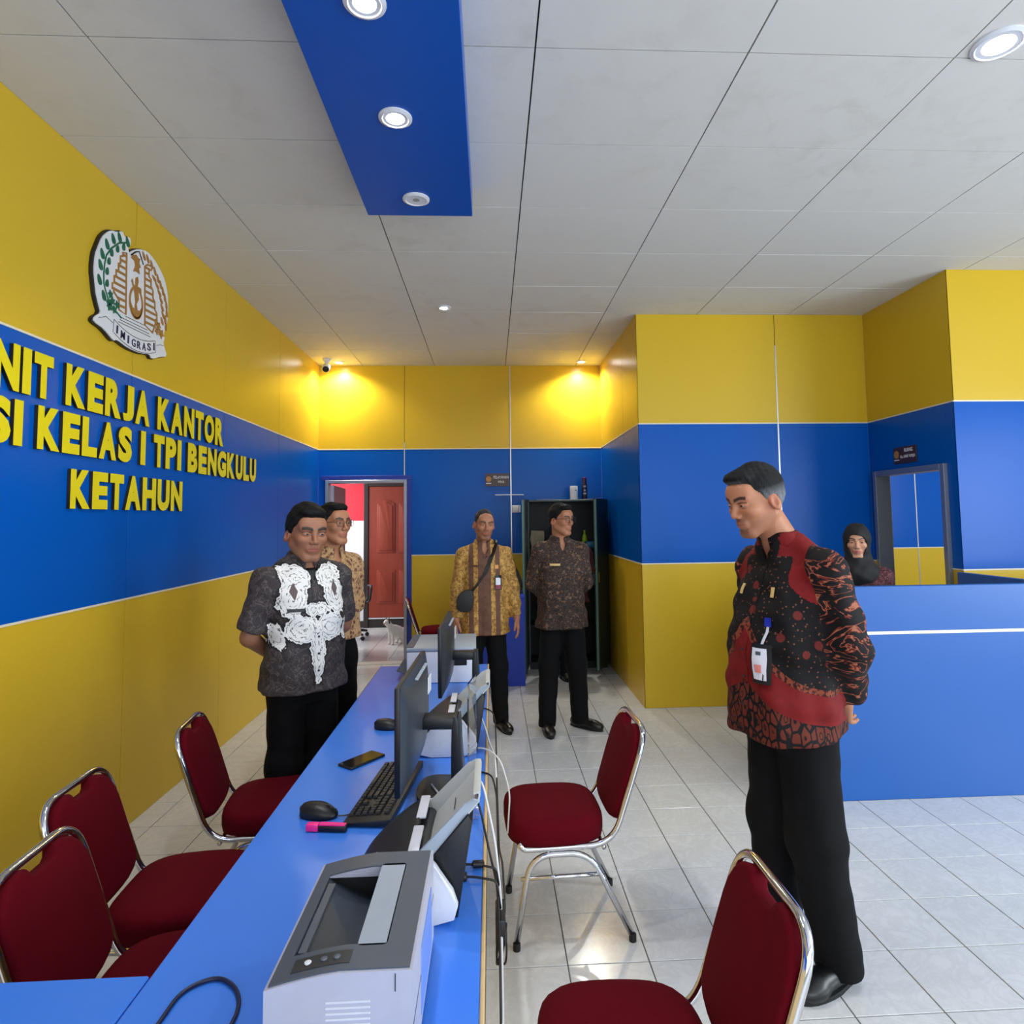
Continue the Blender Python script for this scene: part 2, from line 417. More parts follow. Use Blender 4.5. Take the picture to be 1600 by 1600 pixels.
MB().box((0, -.03, 0), (.86, 0, .13), .004, 1).build('sill', M_DKWOOD, d2)
MB().box((0, -.04, .13), (.86, -.005, .15)).build('sill_strip', M_PLW, d2)
lf = MB().box((0.005, -.045, .155), (.855, -.004, 2.125), .003, 1).build('door_leaf', M_REDWOOD, d2)
def arched(x0, x1, z0, z1, rise):
    n = 10; pts = [(x0, z0), (x1, z0)]
    for k in range(n + 1):
        t = k / n; pts.append((x1 + (x0 - x1) * t, z1 + rise * math.sin(math.pi * t) ** 1.5))
    return pts
Mxz = Matrix([[1, 0, 0, 0], [0, 0, -1, 0], [0, 1, 0, 0], [0, 0, 0, 1]])
for x0, x1 in ((.13, .40), (.46, .73)):
    for z0, z1, rs in ((.36, .86, 0), (1.12, 1.86, .07)):
        MB().prism(arched(x0, x1, z0, z1, rs), .044, .056, Mxz, .006).build('raised_panel', M_REDWOOD, lf)
        MB().prism(arched(x0 + .035, x1 - .035, z0 + .035, z1 - .035, rs), .054, .066, Mxz, .006).build('raised_panel', M_REDWOOD, lf)
# ------------------------------------------------------------------ doorway in the alcove and the room beyond it
d3 = struct_empty('door_3', 'grey aluminium frame of the alcove doorway behind the seated counter', (XR, 0, 0))
frame(d3, RD0, RD1, RDZ, -0.03, 0.10, M_ALU, .045, 'y')
sb = MB().box((XR, YR + .1, -.12), (6.3, YB, 0)).build('floor_side_room', M_TILE); tag(sb, 'tile floor of the room beyond the alcove doorway', kind='structure')
wall('wall_side_room', 'blue and yellow panelled wall seen through the alcove doorway', (XR + .1, YB), (6.3, YB), (0, -1), [1.60], bead=[(1.60, 0, ZT)])
for nm, lo, hi in (('wall_side_room_right', (6.3, YR + .1, 0), (6.4, YB, H)), ('wall_side_room_left', (XR, YC + .1, 0), (XR + .1, YB, H)), ('ceiling_side_room', (XR, YR + .1, H), (6.4, YB, H + .1))):
    tag(MB().box(lo, hi).build(nm, M_PLW), 'plain white enclosure of the room beyond the alcove', kind='structure')
# ------------------------------------------------------------------ ceiling beam and downlights
ZBM = H - .15
beam = MB().box((-0.645, YF, ZBM), (-0.086, 3.345, H - .001), .002, 1).build('ceiling_beam', mat_panel('blue_beam_panel', (0, 78, 172)))
tag(beam, 'blue boxed ceiling beam hanging over the long desk', kind='structure')
M_LAMP = NT('lamp_glow'); M_LAMP.set(M_LAMP.b, 'Emission Color', (0.95, 0.97, 1.0, 1)); M_LAMP.set(M_LAMP.b, 'Emission Strength', 60.0); M_LAMP = M_LAMP.out((.9, .9, .9), .5)
M_OFF = simple('frosted_lens', (190, 190, 188), .3)
def downlight(x, y, z, label, power, on=True, r=.05, color=(1.0, .98, .95), name='downlight', spot=150):
    t = thing(name, label, 'lamp', (x, y, z), 0, 'recessed downlights')
    MB().lathe([(r, -.001), (r + .018, -.001), (r + .018, -.006), (r + .004, -.012), (r, -.008)], 28).build('trim_ring', M_WHITEP, t)
    MB().lathe([(r, -.0015), (r, -.006), (r * .6, -.009 if on else -.004), (.001, -.011 if on else -.004)], 24).build('lens', M_LAMP if on else M_OFF, t)
    if not on:
        MB().lathe([(.02, -.004), (.018, -.008), (.001, -.009)], 16).build('bulb', simple('dull_bulb', (150, 148, 140), .3), t)
    if on:
        l = bpy.data.lights.new('downlight_lamp', 'SPOT'); l.energy = power; l.spot_size = math.radians(spot); l.spot_blend = .6; l.shadow_soft_size = .05; l.color = color
        o = bpy.data.objects.new('lamp_light', l); COL.objects.link(o); o.parent = t; o.location = (0, 0, -.02)
    return t
downlight(-.374, 2.50, ZBM, 'lit round downlight in the blue ceiling beam, middle one', 45)
downlight(-.384, 1.92, ZBM, 'lit round downlight in the blue beam at the top edge of the photo', 45)
downlight(-.367, 3.16, ZBM, 'unlit round downlight near the end of the blue beam', 0, False)
downlight(-.379, 5.275, H, 'small lit downlight in the white ceiling boards towards the back', 22, r=.04)
downlight(1.95, 2.21, H, 'glaring lit downlight in the ceiling boards at top right', 48, r=.075)
downlight(1.05, 7.13, H, 'lit downlight in the back right corner above the cabinet', 95, r=.045, color=(1, .97, .85))
downlight(-1.70, 7.16, H, 'lit downlight beside the white camera in the back left corner', 95, r=.045, color=(1, .97, .85))
# CCTV camera in the corner
cc = thing('security_camera', 'white dome-base security camera in the back left ceiling corner', 'camera', (-1.80, 7.02, H))
MB().lathe([(.045, 0), (.047, -.02), (.03, -.035), (.018, -.05), (.018, -.07)], 20).build('mount', M_WHITEP, cc, smooth=True)
cb = MB().lathe([(.03, -.07), (.042, -.05), (.044, 0), (.042, .06), (.034, .07)], 20).build('body', M_WHITEP, cc, (0.0, -.02, -.10), (math.radians(118), 0, math.radians(10)))
MB().lathe([(.032, .0), (.034, .012), (.02, .014), (.001, .016)], 18).build('lens', M_BLACKP, cb, (0, 0, .064))
# ------------------------------------------------------------------ signs above the doors
def text_mesh(s, size, extrude, offset=0.0, name='letter', sx=1.0):
    cu = bpy.data.curves.new('t', 'FONT'); cu.body = s; cu.size = size; cu.extrude = extrude; cu.offset = offset; cu.resolution_u = 4
    o = bpy.data.objects.new('t', cu); COL.objects.link(o); bpy.context.view_layer.update()
    me = bpy.data.meshes.new_from_object(o.evaluated_get(bpy.context.evaluated_depsgraph_get())); bpy.data.objects.remove(o); bpy.data.curves.remove(cu)
    me.name = name; me.materials.clear()
    n = len(me.vertices); co = np.zeros(n * 3); me.vertices.foreach_get('co', co); co = co.reshape(-1, 3)
    co[:, 0] *= sx; me.vertices.foreach_set('co', co.ravel()); me.update()
    return me, co
def fit_text(s, w, h, extrude, offset, name):
    me, co = text_mesh(s, 1.0, 0.5, offset, name); lo, hi = co.min(0), co.max(0)
    co = (co - lo) / (hi - lo + 1e-9) * np.array([w, h, extrude]); me.vertices.foreach_set('co', co.ravel()); me.update(); return me
M_SIGN = simple('brown_sign_plate', (62, 38, 34), .4)
M_SIGNTXT = simple('white_sign_print', (230, 230, 235), .5)
M_GOLD = simple('gold_print', (170, 120, 50), .45)
def door_sign(loc, rotz, label, lines, w=.28, h=.148):
    """plate facing local -Y"""
    t = thing('door_sign', label, 'sign', loc, rotz)
    MB().box((-w / 2, -.008, 0), (w / 2, 0, h), .002, 1).build('plate', M_SIGN, t)
    MB().lathe([(.001, 0), (.032, 0), (.032, .0012), (.001, .0012)], 20, Matrix.Translation((-w * .36, -.009, h * .56)) @ Matrix.Rotation(math.pi / 2, 4, 'X')).build('emblem', M_GOLD, t)
    MB().box((-w * .47, -.0095, h * .20), (-w * .25, -.008, h * .26)).build('emblem_ribbon', M_SIGNTXT, t)
    for s, x, z, tw, th in lines:
        link('lettering', fit_text(s, tw, th, .0015, .0, 'lettering'), M_SIGNTXT, t, (x, -.0095, z), (math.pi / 2, 0, 0))
    return t
door_sign((.078, YB - .001, 1.99), 0, 'brown sign reading PELAYANAN WNA on the back wall', [('PELAYANAN', -.045, .088, .175, .032), ('WNA', .005, .036, .075, .03)])
door_sign((XR - .001, 4.947, 2.025), -math.pi / 2, 'brown sign reading RUANG Ka. UNIT KERJA over the alcove doorway', [('RUANG', .0, .09, .10, .03), ('Ka. UNIT KERJA', -.05, .036, .18, .03)], w=.28, h=.135)
# ------------------------------------------------------------------ big lettering on the left wall
M_LET = simple('yellow_letter_face', (226, 206, 14), .4)
sg = thing('wall_lettering', 'raised yellow letters reading UNIT KERJA KANTOR IMIGRASI KELAS I TPI BENGKULU KETAHUN', 'sign', (XL + .002, 0, 0), math.pi / 2)
ADV = {' ': .42, 'I': .40, 'J': .72, 'M': 1.08, 'L': .80, 'T': .82, 'E': .84, 'P': .86, 'S': .86, 'B': .9, 'R': .94, 'A': .98, 'K': .96, 'N': .94, 'U': .92, 'O': 1.0, 'G': .98, 'H': .94}
M_LETS = simple('shaded_letter_side', (38, 32, 20), .6)  # shadow along the letter edges, put into the colour of the side faces
def shade_sides(me):
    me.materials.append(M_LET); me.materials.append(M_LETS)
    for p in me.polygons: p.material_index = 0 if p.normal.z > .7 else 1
_lc = {}
def letter_line(s, y0, y1, z0, h):
    tot = sum(ADV[c] for c in s); k = (y1 - y0) / (tot - .09); y = y0
    for c in s:
        w = ADV[c] * k
        if c != ' ':
            lw = w - .1 * k
            if c not in _lc: _lc[c] = fit_text(c, 1, 1, 1, .058, 'letter'); shade_sides(_lc[c])
            o = link('letter', _lc[c], None, sg, (y, 0, z0), (math.pi / 2, 0, 0)); o.scale = (lw, h, .016); o.location[1] = -.0
        y += w
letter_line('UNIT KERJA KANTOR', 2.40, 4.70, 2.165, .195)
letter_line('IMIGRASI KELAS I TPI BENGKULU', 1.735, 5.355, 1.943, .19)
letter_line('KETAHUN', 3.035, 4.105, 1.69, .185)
# ------------------------------------------------------------------ emblem on the left wall
EMB = thing('wall_emblem', 'white gold and green immigration emblem with IMIGRASI ribbon above the yellow letters', 'emblem', (XL + .001, 3.5, 2.9), math.pi / 2)
# local x -> world Y, local z -> world Z, local -y -> into the room
M_EW = simple('emblem_white', (226, 226, 228), .35); M_EK = simple('emblem_black_edge', (22, 18, 18), .5)
M_EG = simple('emblem_gold', (160, 112, 52), .4); M_EGR = simple('emblem_green', (12, 96, 70), .45); M_EN = simple('emblem_navy', (34, 34, 78), .45)
OUT = [(-0.227, 0.224), (-0.181, 0.236), (-0.127, 0.266), (-0.112, 0.241), (-0.059, 0.263), (-0.049, 0.233), (-0.074, 0.195), (-0.064, 0.173), (-0.038, 0.197), (0.022, 0.234), (0.113, 0.26), (0.186, 0.245), (0.252, 0.215), (0.315, 0.169), (0.352, 0.095), (0.362, 0.009), (0.356, -0.081), (0.32, -0.145), (0.316, -0.176), (0.332, -0.177), (0.312, -0.217), (0.366, -0.284), (0.279, -0.307), (0.196, -0.342), (0.169, -0.319), (0.076, -0.34), (-0.045, -0.343), (-0.151, -0.326), (-0.176, -0.341), (-0.259, -0.303), (-0.345, -0.291), (-0.342, -0.266), (-0.287, -0.228), (-0.308, -0.192), (-0.33, -0.146), (-0.34, -0.101), (-0.355, -0.034), (-0.348, 0.046), (-0.328, 0.094), (-0.3, 0.156), (-0.262, 0.198)]
def emb_poly(name, pts, y0, y1, mat, parent=EMB):
    me = MB(); me.prism([(x, z) for x, z in pts], y0, y1, Mxz); return me.build(name, mat, parent)
def smooth_poly(pts, it=1):
    for _ in range(it):
        q = []
        for i in range(len(pts)):
            a, b = pts[i], pts[(i + 1) % len(pts)]
            q += [(.78 * a[0] + .22 * b[0], .78 * a[1] + .22 * b[1]), (.22 * a[0] + .78 * b[0], .22 * a[1] + .78 * b[1])]
        pts = q
    return pts
OUTS = smooth_poly(OUT)
emb_poly('backing', [(x * 1.012 - .008, z * 1.012 - .002) for x, z in OUTS], 0, .016, M_EK)
emb_poly('white_face', OUTS, .016, .022, M_EW)
def emb_strip(name, path, w, mat, y=.0245, closed=False):
    m = MB(); n = len(path); L = []; R = []
    for i in range(n):
        a = Vector(path[max(i - 1, 0)] if not closed else path[i - 1]); b = Vector(path[min(i + 1, n - 1)] if not closed else path[(i + 1) % n]); t = (b - a).normalized(); nn = Vector((-t.y, t.x)) * w / 2
        p = Vector(path[i]); L.append(p + nn); R.append(p - nn)
    vs = [(p.x, -y, p.y) for p in L] + [(p.x, -y, p.y) for p in R] + [(p.x, -.021, p.y) for p in L] + [(p.x, -.021, p.y) for p in R]
    fs = []
    for i in range(n if closed else n - 1):
        j = (i + 1) % n; fs += [(i, j, n + j, n + i), (i, 2 * n + i, 2 * n + j, j), (n + i, n + j, 3 * n + j, 3 * n + i)]
    m._add(vs, fs); return m.build(name, mat, EMB)
def leaf_poly(c, ang, l, w):
    ca, sa = math.cos(ang), math.sin(ang); pts = []
    for k in range(10):
        t = 2 * math.pi * k / 10; u = math.cos(t) * l / 2; v = math.sin(t) * w / 2 * (1 - .35 * math.cos(t)); pts.append((c[0] + u * ca - v * sa, c[1] + u * sa + v * ca))
    return pts
STEM = [(-0.093, 0.218), (-0.162, 0.185), (-0.226, 0.129), (-0.264, 0.077), (-0.277, 0.027), (-0.281, -0.024), (-0.278, -0.073), (-0.262, -0.106), (-0.236, -0.142), (-0.202, -0.17), (-0.159, -0.186), (-0.119, -0.202)]
emb_strip('branch_stem', STEM, .009, M_EGR)
for i, c in enumerate([(-0.085, 0.225), (-0.159, 0.218), (-0.212, 0.186), (-0.263, 0.135), (-0.299, 0.07), (-0.311, 0.008), (-0.315, -0.069), (-0.276, -0.136), (-0.118, 0.184), (-0.172, 0.15), (-0.221, 0.108), (-0.242, 0.056), (-0.255, -0.002), (-0.252, -0.063)]):
    emb_poly('leaf', leaf_poly(c, math.radians(115 if i < 8 else 80), .055 if i < 8 else .042, .030 if i < 8 else .026), .021, .026, M_EGR)
for c in [(-0.221, -0.111), (-0.235, -0.156), (-0.203, -0.14), (-0.161, -0.146), (-0.226, -0.178), (-0.184, -0.179)]:
    emb_poly('leaf', [(c[0] + (.024 if k % 2 else .013) * math.cos(k * math.pi / 5), c[1] + (.024 if k % 2 else .013) * math.sin(k * math.pi / 5)) for k in range(10)], .021, .0265, M_EGR)
GATEL = [(-0.09, 0.164), (-0.125, 0.149), (-0.124, 0.131), (-0.145, 0.122), (-0.143, 0.084), (-0.16, 0.077), (-0.158, 0.042), (-0.179, 0.034), (-0.177, 0.004), (-0.194, -0.003), (-0.192, -0.04), (-0.208, -0.046), (-0.207, -0.076), (-0.194, -0.071), (-0.194, -0.086), (-0.146, -0.115), (-0.143, -0.165), (-0.081, -0.171)]
GATER = [(0.089, 0.163), (0.117, 0.183), (0.163, 0.19), (0.159, 0.169), (0.134, 0.156), (0.136, 0.118), (0.157, 0.114), (0.159, 0.07), (0.18, 0.056), (0.183, 0.011), (0.204, -0.004), (0.207, -0.049), (0.229, -0.064), (0.23, -0.098), (0.188, -0.19), (0.106, -0.17)]
emb_strip('gate_outline', GATEL, .011, M_EG, .0255, True); emb_strip('gate_outline', GATER, .011, M_EG, .0255, True)
def rowspan(poly, z):
    xs = []
    for i in range(len(poly)):
        (x0, z0), (x1, z1) = poly[i], poly[(i + 1) % len(poly)]
        if (z0 - z) * (z1 - z) < 0: xs.append(x0 + (x1 - x0) * (z - z0) / (z1 - z0))
    return (min(xs), max(xs)) if len(xs) > 1 else None
for poly, zz in ((GATEL, [.14, .105, .07, .035, 0, -.035, -.07, -.105, -.14]), (GATER, [.16, .13, .095, .06, .025, -.01, -.045, -.08, -.115, -.15])):
    for z in zz:
        s = rowspan(poly, z)
        if s: emb_poly('gate_step', [(s[0], z - .008), (s[1], z - .003), (s[1], z + .010), (s[0], z + .005)], .0215, .0258, M_EG)
emb_poly('bird', [(-0.049, 0.155), (-.03, .178), (0.0, 0.192), (.02, .18), (0.039, 0.184), (0.03, 0.158), (0.046, 0.137), (.028, .125), (0.038, 0.096), (0.005, 0.099), (-0.023, 0.088), (-0.006, 0.127), (-0.017, 0.15)], .0215, .026, M_EG)
emb_strip('roof_line', [(-.05, .168), (-.005, .205), (.03, .222), (.075, .165)], .008, M_EK)
emb_strip('ring', [(.013 + .062 * math.cos(2 * math.pi * k / 28), -.075 + .085 * math.sin(2 * math.pi * k / 28)) for k in range(28)], .013, M_EG, .0255, True)
emb_poly('ring_base', [(.013 + .062 * math.cos(a), -.075 + .088 * math.sin(a)) for a in [math.pi + math.pi * k / 10 for k in range(11)]] + [(.05, -.11), (-.02, -.11)], .0215, .0255, M_EG)
emb_poly('dancer', [(-.03, .045), (-.02, .02), (0, .01), (.0, .06), (.02, .075), (.028, .05), (.02, .02), (.055, .02), (.06, -.005), (.03, -.01), (.035, -.05), (.015, -.08), (.025, -.11), (.0, -.105), (.005, -.07), (-.005, -.03), (-.015, -.005), (-.04, .03)], .0215, .0262, M_EG)
for i, c in enumerate([(0.076, 0.216), (0.116, 0.216), (0.158, 0.2), (0.195, 0.175), (0.23, 0.145), (0.262, 0.12), (0.29, 0.09), (0.314, 0.06), (0.333, 0.02), (0.34, -0.025), (0.325, -0.07), (0.334, -0.11), (0.19, 0.13), (0.222, 0.10), (0.25, 0.065), (0.27, 0.03), (0.285, -0.01), (0.298, -0.05), (0.289, -0.09)]):
    emb_poly('wheat_grain', leaf_poly(c, math.radians(125 - i * 3 if i < 12 else 150 - (i - 12) * 4), .052, .02), .0215, .0262, M_EG)
for c, rr0 in (((0.25, -0.13), .028), ((.282, -.168), .032), ((.235, -.165), .026), ((.225, -.115), .02)):
    emb_poly('cotton_leaf', [(c[0] + (rr0 if k % 2 else rr0 * .55) * math.cos(k * math.pi / 5 + .4), c[1] + (rr0 if k % 2 else rr0 * .55) * math.sin(k * math.pi / 5 + .4)) for k in range(10)], .0215, .0262, M_EG)
for a, b in [((-0.082, -0.180), (0.115, -0.172)), ((-0.115, -0.198), (0.137, -0.190)), ((-0.132, -0.214), (0.158, -0.206)), ((-0.144, -0.229), (0.169, -0.220))]: emb_strip('step_line', [a, b], .0035, M_EK, .0228)
def ribz(x, o): return o - .038 * (1 - ((x - .02) / .2) ** 2)
emb_strip('ribbon_line', [(x / 100, ribz(x / 100, -.228)) for x in range(-18, 23)], .0035, M_EK, .0228)
emb_strip('ribbon_line', [(x / 100, ribz(x / 100, -.298)) for x in range(-18, 24)], .0035, M_EK, .0228)
emb_strip('ribbon_line', [(-.182, -.228), (-.186, -.298)], .0035, M_EK, .0228); emb_strip('ribbon_line', [(.222, -.228), (.228, -.298)], .0035, M_EK, .0228)
emb_strip('ribbon_line', [(-.19, -.25), (-.25, -.235), (-.31, -.262)], .003, M_EK, .0228); emb_strip('ribbon_line', [(.235, -.25), (.28, -.235), (.32, -.23)], .003, M_EK, .0228)
for k, c in enumerate('IMIGRASI'):
    x = -.172 + k * .052; w = .012 if c == 'I' else .036
    me = fit_text(c, w, .042, .003, .012, 'letter'); link('letter', me, M_EN, EMB, (x + (.012 if c == 'I' else 0), -.022, ribz(x + .02, -.284)), (math.pi / 2, -(.38 * (x - 0.0)), 0))
# ------------------------------------------------------------------ reception counter on the right
M_CTR = simple('blue_counter_laminate', (28, 88, 164), .38, var=.03, scale=4)
ct = thing('reception_counter', 'blue laminate reception counter with a white stripe, right of the standing man', 'counter', (1.74, 3.612, 0))
MB().box((0, 0, 0), (3.6, .04, .925), .003, 1).build('front_panel', M_CTR, ct)
MB().box((0, 0, .941), (3.6, .04, 1.20), .003, 1).build('front_panel', M_CTR, ct)
MB().box((0, -.002, .924), (3.6, .042, .942), .002, 1).build('white_stripe', simple('white_edge_strip', (235, 232, 225), .4), ct)
MB().box((0, .04, 0), (.04, .60, 1.20), .003, 1).build('side_panel', M_CTR, ct)
MB().box((1.56, .04, 0), (1.60, .776, 1.20), .003, 1).build('side_panel', M_CTR, ct)
MB().box((.04, .04, .70), (1.56, .50, .73), .003, 1).build('work_top', M_CTR, ct)
# ------------------------------------------------------------------ long service desk
M_DSK = simple('blue_desk_laminate', (62, 126, 226), .28, var=.03, scale=3, Specular_IOR_Level=.5)
M_EDGE = mat_wood('pale_plywood_edge', (196, 160, 104), (216, 186, 134), .6)
dk = thing('service_desk', 'long blue topped service desk with pale wooden edge down the middle', 'desk', (-.34, 0, 0))
DY0, DY1 = .15, 3.885
MB().box((-.322, DY0, .725), (.312, DY1, .75), .003, 1).build('desk_top', M_DSK, dk)
MB().box((.312, DY0, .715), (.320, DY1, .7505), .002, 1).build('edge_band', M_EDGE, dk)
MB().box((.29, DY0, 0.0), (.306, DY1 - .02, .724), .002, 1).build('apron_panel', M_EDGE, dk)
for y in (DY0, 1.35, 2.6, DY1 - .04): MB().box((-.24, y, 0), (.289, y + .02, .724), .002, 1).build('support_panel', M_EDGE, dk)
rk = thing('side_desk', 'blue side desk joining the long desk at the lower left corner', 'desk', (-1.3, 0, 0))
MB().box((-.63, .55, .725), (.635, 1.322, .75), .003, 1).build('desk_top', M_DSK, rk)
for x in (-.6, .0, .58): MB().box((x, .6, 0), (x + .02, 1.26, .724), .002, 1).build('support_panel', M_EDGE, rk)
# ------------------------------------------------------------------ red banquet chairs
def mat_fabric(name, a, b):
    t = NT(name); v = t.coord('Object'); n1 = t.noise(v, 260, 2); n2 = t.noise(v, 7, 3)
    col = t.mix(t.math('MULTIPLY_ADD', n1, .5, t.math('MULTIPLY', n2, .5)), srgb(a), srgb(b)); t.bump(n1, .25, .0015)
    return t.out(col, .9, 0, Specular_IOR_Level=.12)
M_RED = mat_fabric('dark_red_upholstery', (72, 0, 12), (98, 1, 20))
M_FOOT = simple('black_rubber', (14, 14, 15), .7)
def make_chair():
    """faces local +X, origin on the floor under the seat centre"""
    t = thing('banquet_chair', 'x', 'chair')
    # seat cushion : rounded D shape with domed top
    def seat_outline(n=48, s=1.0):
        pts = []
        for k in range(n):
            a = 2 * math.pi * k / n; c, sn = math.cos(a), math.sin(a); e = 3.6
            r = 1 / ((abs(c)) ** e + (abs(sn)) ** e) ** (1 / e)
            x = .055 + .195 * r * c * s; y = (.205 - .012 * (c < 0) * abs(c)) * r * sn * s
            pts.append((x, y))
        return pts
    m = MB(); lay = [(.90, .372), (.985, .374), (1.0, .39), (1.0, .425), (.985, .44), (.93, .452), (.75, .46), (.45, .464), (.1, .465)]
    rings = [[m.bm.verts.new((x, y, z)) for x, y in seat_outline(48, s)] for s, z in lay]
    for A, B in zip(rings[:-1], rings[1:]):
        for k in range(48): m.bm.faces.new([A[k], A[(k + 1) % 48], B[(k + 1) % 48], B[k]])
    m.bm.faces.new(rings[0][::-1]); m.bm.faces.new(rings[-1])
    m.build('seat', M_RED, t, smooth=True)
    # back cushion : plane leaning back, with a hand slot notch at the top
    lean = math.radians(18.5); bz = Vector((-math.sin(lean), 0, math.cos(lean))); base = Vector((-.168, 0, .40)); bn = Vector((math.cos(lean), 0, math.sin(lean)))
    def bp(y, h, d): return base + bz * h + Vector((0, y, 0)) + bn * d
    ol = []
    Hb = .385
    for k in range(13):   # lower rounded edge
        a = math.pi + math.pi * k / 12; e = 2.8; c, s = math.cos(a), math.sin(a); r = 1 / (abs(c) ** e + abs(s) ** e) ** (1 / e); ol.append((.172 * r * c, .09 + .07 * r * s))
    hf = [(.178, .2), (.178, .28), (.172, .318), (.156, .35), (.130, .376), (.095, .389), (.066, .391), (.054, .370), (.04, .362)]
    ol += hf + [(-a, b) for a, b in hf[::-1]]
    m = MB(); cx, cyy = 0, .21
    layers = [(.985, -.020), (1, -.014), (1, .006), (.99, .014), (.965, .019), (.93, .021)]
    rings = [[m.bm.verts.new(bp(cx + (y - cx) * s, cyy + (h - cyy) * s, d)) for y, h in ol] for s, d in layers]
    n = len(ol)
    for A, B in zip(rings[:-1], rings[1:]):
        for k in range(n): m.bm.faces.new([A[k], A[(k + 1) % n], B[(k + 1) % n], B[k]])
    m.bm.faces.new(rings[0][::-1]); m.bm.faces.new(rings[-1])
    m.build('backrest', M_RED, t, smooth=True)
    # back loop and side rails : one bent tube
    tp = [bp(-.187, .40, -.004), bp(.187, .40, -.004)]
    rail = [(.21, -.187, .385), (.19, -.187, .362), (-.155, -.187, .362), tuple(bp(-.187, .40, -.004)), tuple(bp(.187, .40, -.004)), (-.155, .187, .362), (.19, .187, .362), (.21, .187, .385)]
    MB().tube(fillet(rail, .095, 8), .0115, 10).build('back_frame', M_CHROME, t, smooth=True)
    for s in (-1, 1):
        y = .187 * s
        u = [(.222, y, .022), (.165, y, .338), (-.065, y, .338), (-.222, y, .022)]
        MB().tube(fillet(u, .085, 8), .0115, 10).build('leg_frame', M_CHROME, t, smooth=True)
        MB().tube([(.203, y, .255), (-.118, y, .255)], .008, 8).build('stretcher', M_CHROME, t, smooth=True)
        for x in (.2245, -.2285): MB().lathe([(.0135, 0), (.0145, .004), (.0145, .026), (.0125, .028)], 12).build('foot_cap', M_FOOT, t, (x + (-.003 if x > 0 else .004), y, 0))
    MB().tube([(.10, -.187, .352), (.10, .187, .352)], .009, 8).build('cross_bar', M_CHROME, t, smooth=True)
    MB().tube([(-.12, -.187, .352), (-.12, .187, .352)], .009, 8).build('cross_bar', M_CHROME, t, smooth=True)
    return t
ch0 = make_chair()
CHAIRS = [(.294, 2.70, 183, 'red chair facing the desk beside the man in the red batik shirt'),
          (.345, 1.49, 180, 'red chair at the bottom right, nearest to the camera on the right of the desk'),
          (-.99, 2.86, 8, 'left-hand red chair beside the man in the grey and white shirt'),
          (-1.06, 2.21, 4, 'middle red chair of the three tucked in along the left of the desk'),
          (-.885, 1.77, 4, 'nearest red chair on the left, beside the side desk'),
          (-.62, 6.98, 8, 'far red chair against the back wall behind the man with the shoulder bag')]
for i, (x, y, a, lb) in enumerate(CHAIRS):
    c = ch0 if i == 0 else copy_tree(ch0)
    c.location = (x, y, 0); c.rotation_euler = (0, 0, math.radians(a)); tag(c, lb, 'chair', 'red banquet chairs')
# ------------------------------------------------------------------ far blue desk with black bag
d2k = thing('far_desk', 'plain blue boxed desk behind the man with the shoulder bag', 'desk', (-.02, 6.6, 0))
M_CT2 = simple('blue_far_laminate', (24, 58, 178), .4, var=.03)
MB().box((-.33, -.345, .0), (.34, -.32, .835), .003, 1).build('front_panel', M_CT2, d2k)
MB().box((-.34, -.35, .835), (.345, .34, .862), .003, 1).build('desk_top', M_CT2, d2k)
for x in (-.33, .315): MB().box((x, -.32, 0), (x + .025, .33, .835), .003, 1).build('side_panel', M_CT2, d2k)
bgk = thing('black_bag', 'black bag with strap standing on the far blue desk', 'bag', (.20, 6.55, .862))
MB().prism(smooth_poly([(-.15, 0), (.10, 0), (.12, .10), (.06, .26), (-.08, .30), (-.15, .2)], 2), -.06, .06, Mxz, .015).build('body', simple('black_nylon', (14, 14, 16), .6), bgk)
MB().tube(fillet([(-.12, 0, .25), (-.06, .0, .42), (.0, 0, .40), (.05, 0, .24)], .05), .009).build('strap', MATS['black_nylon'], bgk)
# ------------------------------------------------------------------ steel cabinet with open doors
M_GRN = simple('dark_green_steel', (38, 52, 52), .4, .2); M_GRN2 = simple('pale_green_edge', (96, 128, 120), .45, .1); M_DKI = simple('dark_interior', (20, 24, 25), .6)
cab = thing('steel_cabinet', 'dark green steel cabinet with both doors open behind the man in brown batik', 'cabinet', (.40, 6.90, 0))
W_, D_, Z0, Z1 = .855, .40, .06, 1.815
for nm, lo, hi in (('side', (0, 0, Z0), (.015, D_, Z1)), ('side', (W_ - .015, 0, Z0), (W_, D_, Z1)), ('back', (.015, D_ - .012, Z0), (W_ - .015, D_, Z1)), ('top', (.0, 0, Z1 - .02), (W_, D_, Z1)), ('bottom', (.0, 0, Z0), (W_, D_, Z0 + .02))):
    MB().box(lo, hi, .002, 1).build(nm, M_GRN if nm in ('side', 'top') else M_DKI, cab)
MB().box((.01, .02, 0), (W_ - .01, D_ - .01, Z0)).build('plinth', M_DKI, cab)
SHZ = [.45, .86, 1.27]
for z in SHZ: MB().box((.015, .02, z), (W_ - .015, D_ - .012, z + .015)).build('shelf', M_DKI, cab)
def cab_door(x, ang, s):
    d = MB().box((0, -.02, Z0), (s * .425 if s > 0 else 0, 0, Z1)) if s > 0 else MB().box((-.425, -.02, Z0), (0, 0, Z1))
    o = d.build('door', M_GRN, cab, (x, -.001, 0), (0, 0, math.radians(ang)))
    e = s * .42
    MB().box((e - .016, -.034, Z0 + .01), (e + .01, -.012, Z1 - .01), .002, 1).build('door_edge', M_GRN2, o)
    MB().box((e - s * .05 - .012, -.034, .95), (e - s * .05 + .012, -.02, 1.05), .003, 1).build('lock', M_CHROME, o)
    return o
cab_door(.0, -97, 1)
cab_door(W_, 62, -1)
def cabthing(name, label, cat, mb_mat, loc, group='things in the steel cabinet'):
    m, mat = mb_mat; o = m.build(name, mat, None, loc); tag(o, label, cat, group); return o
sx, sy = .40, 6.90
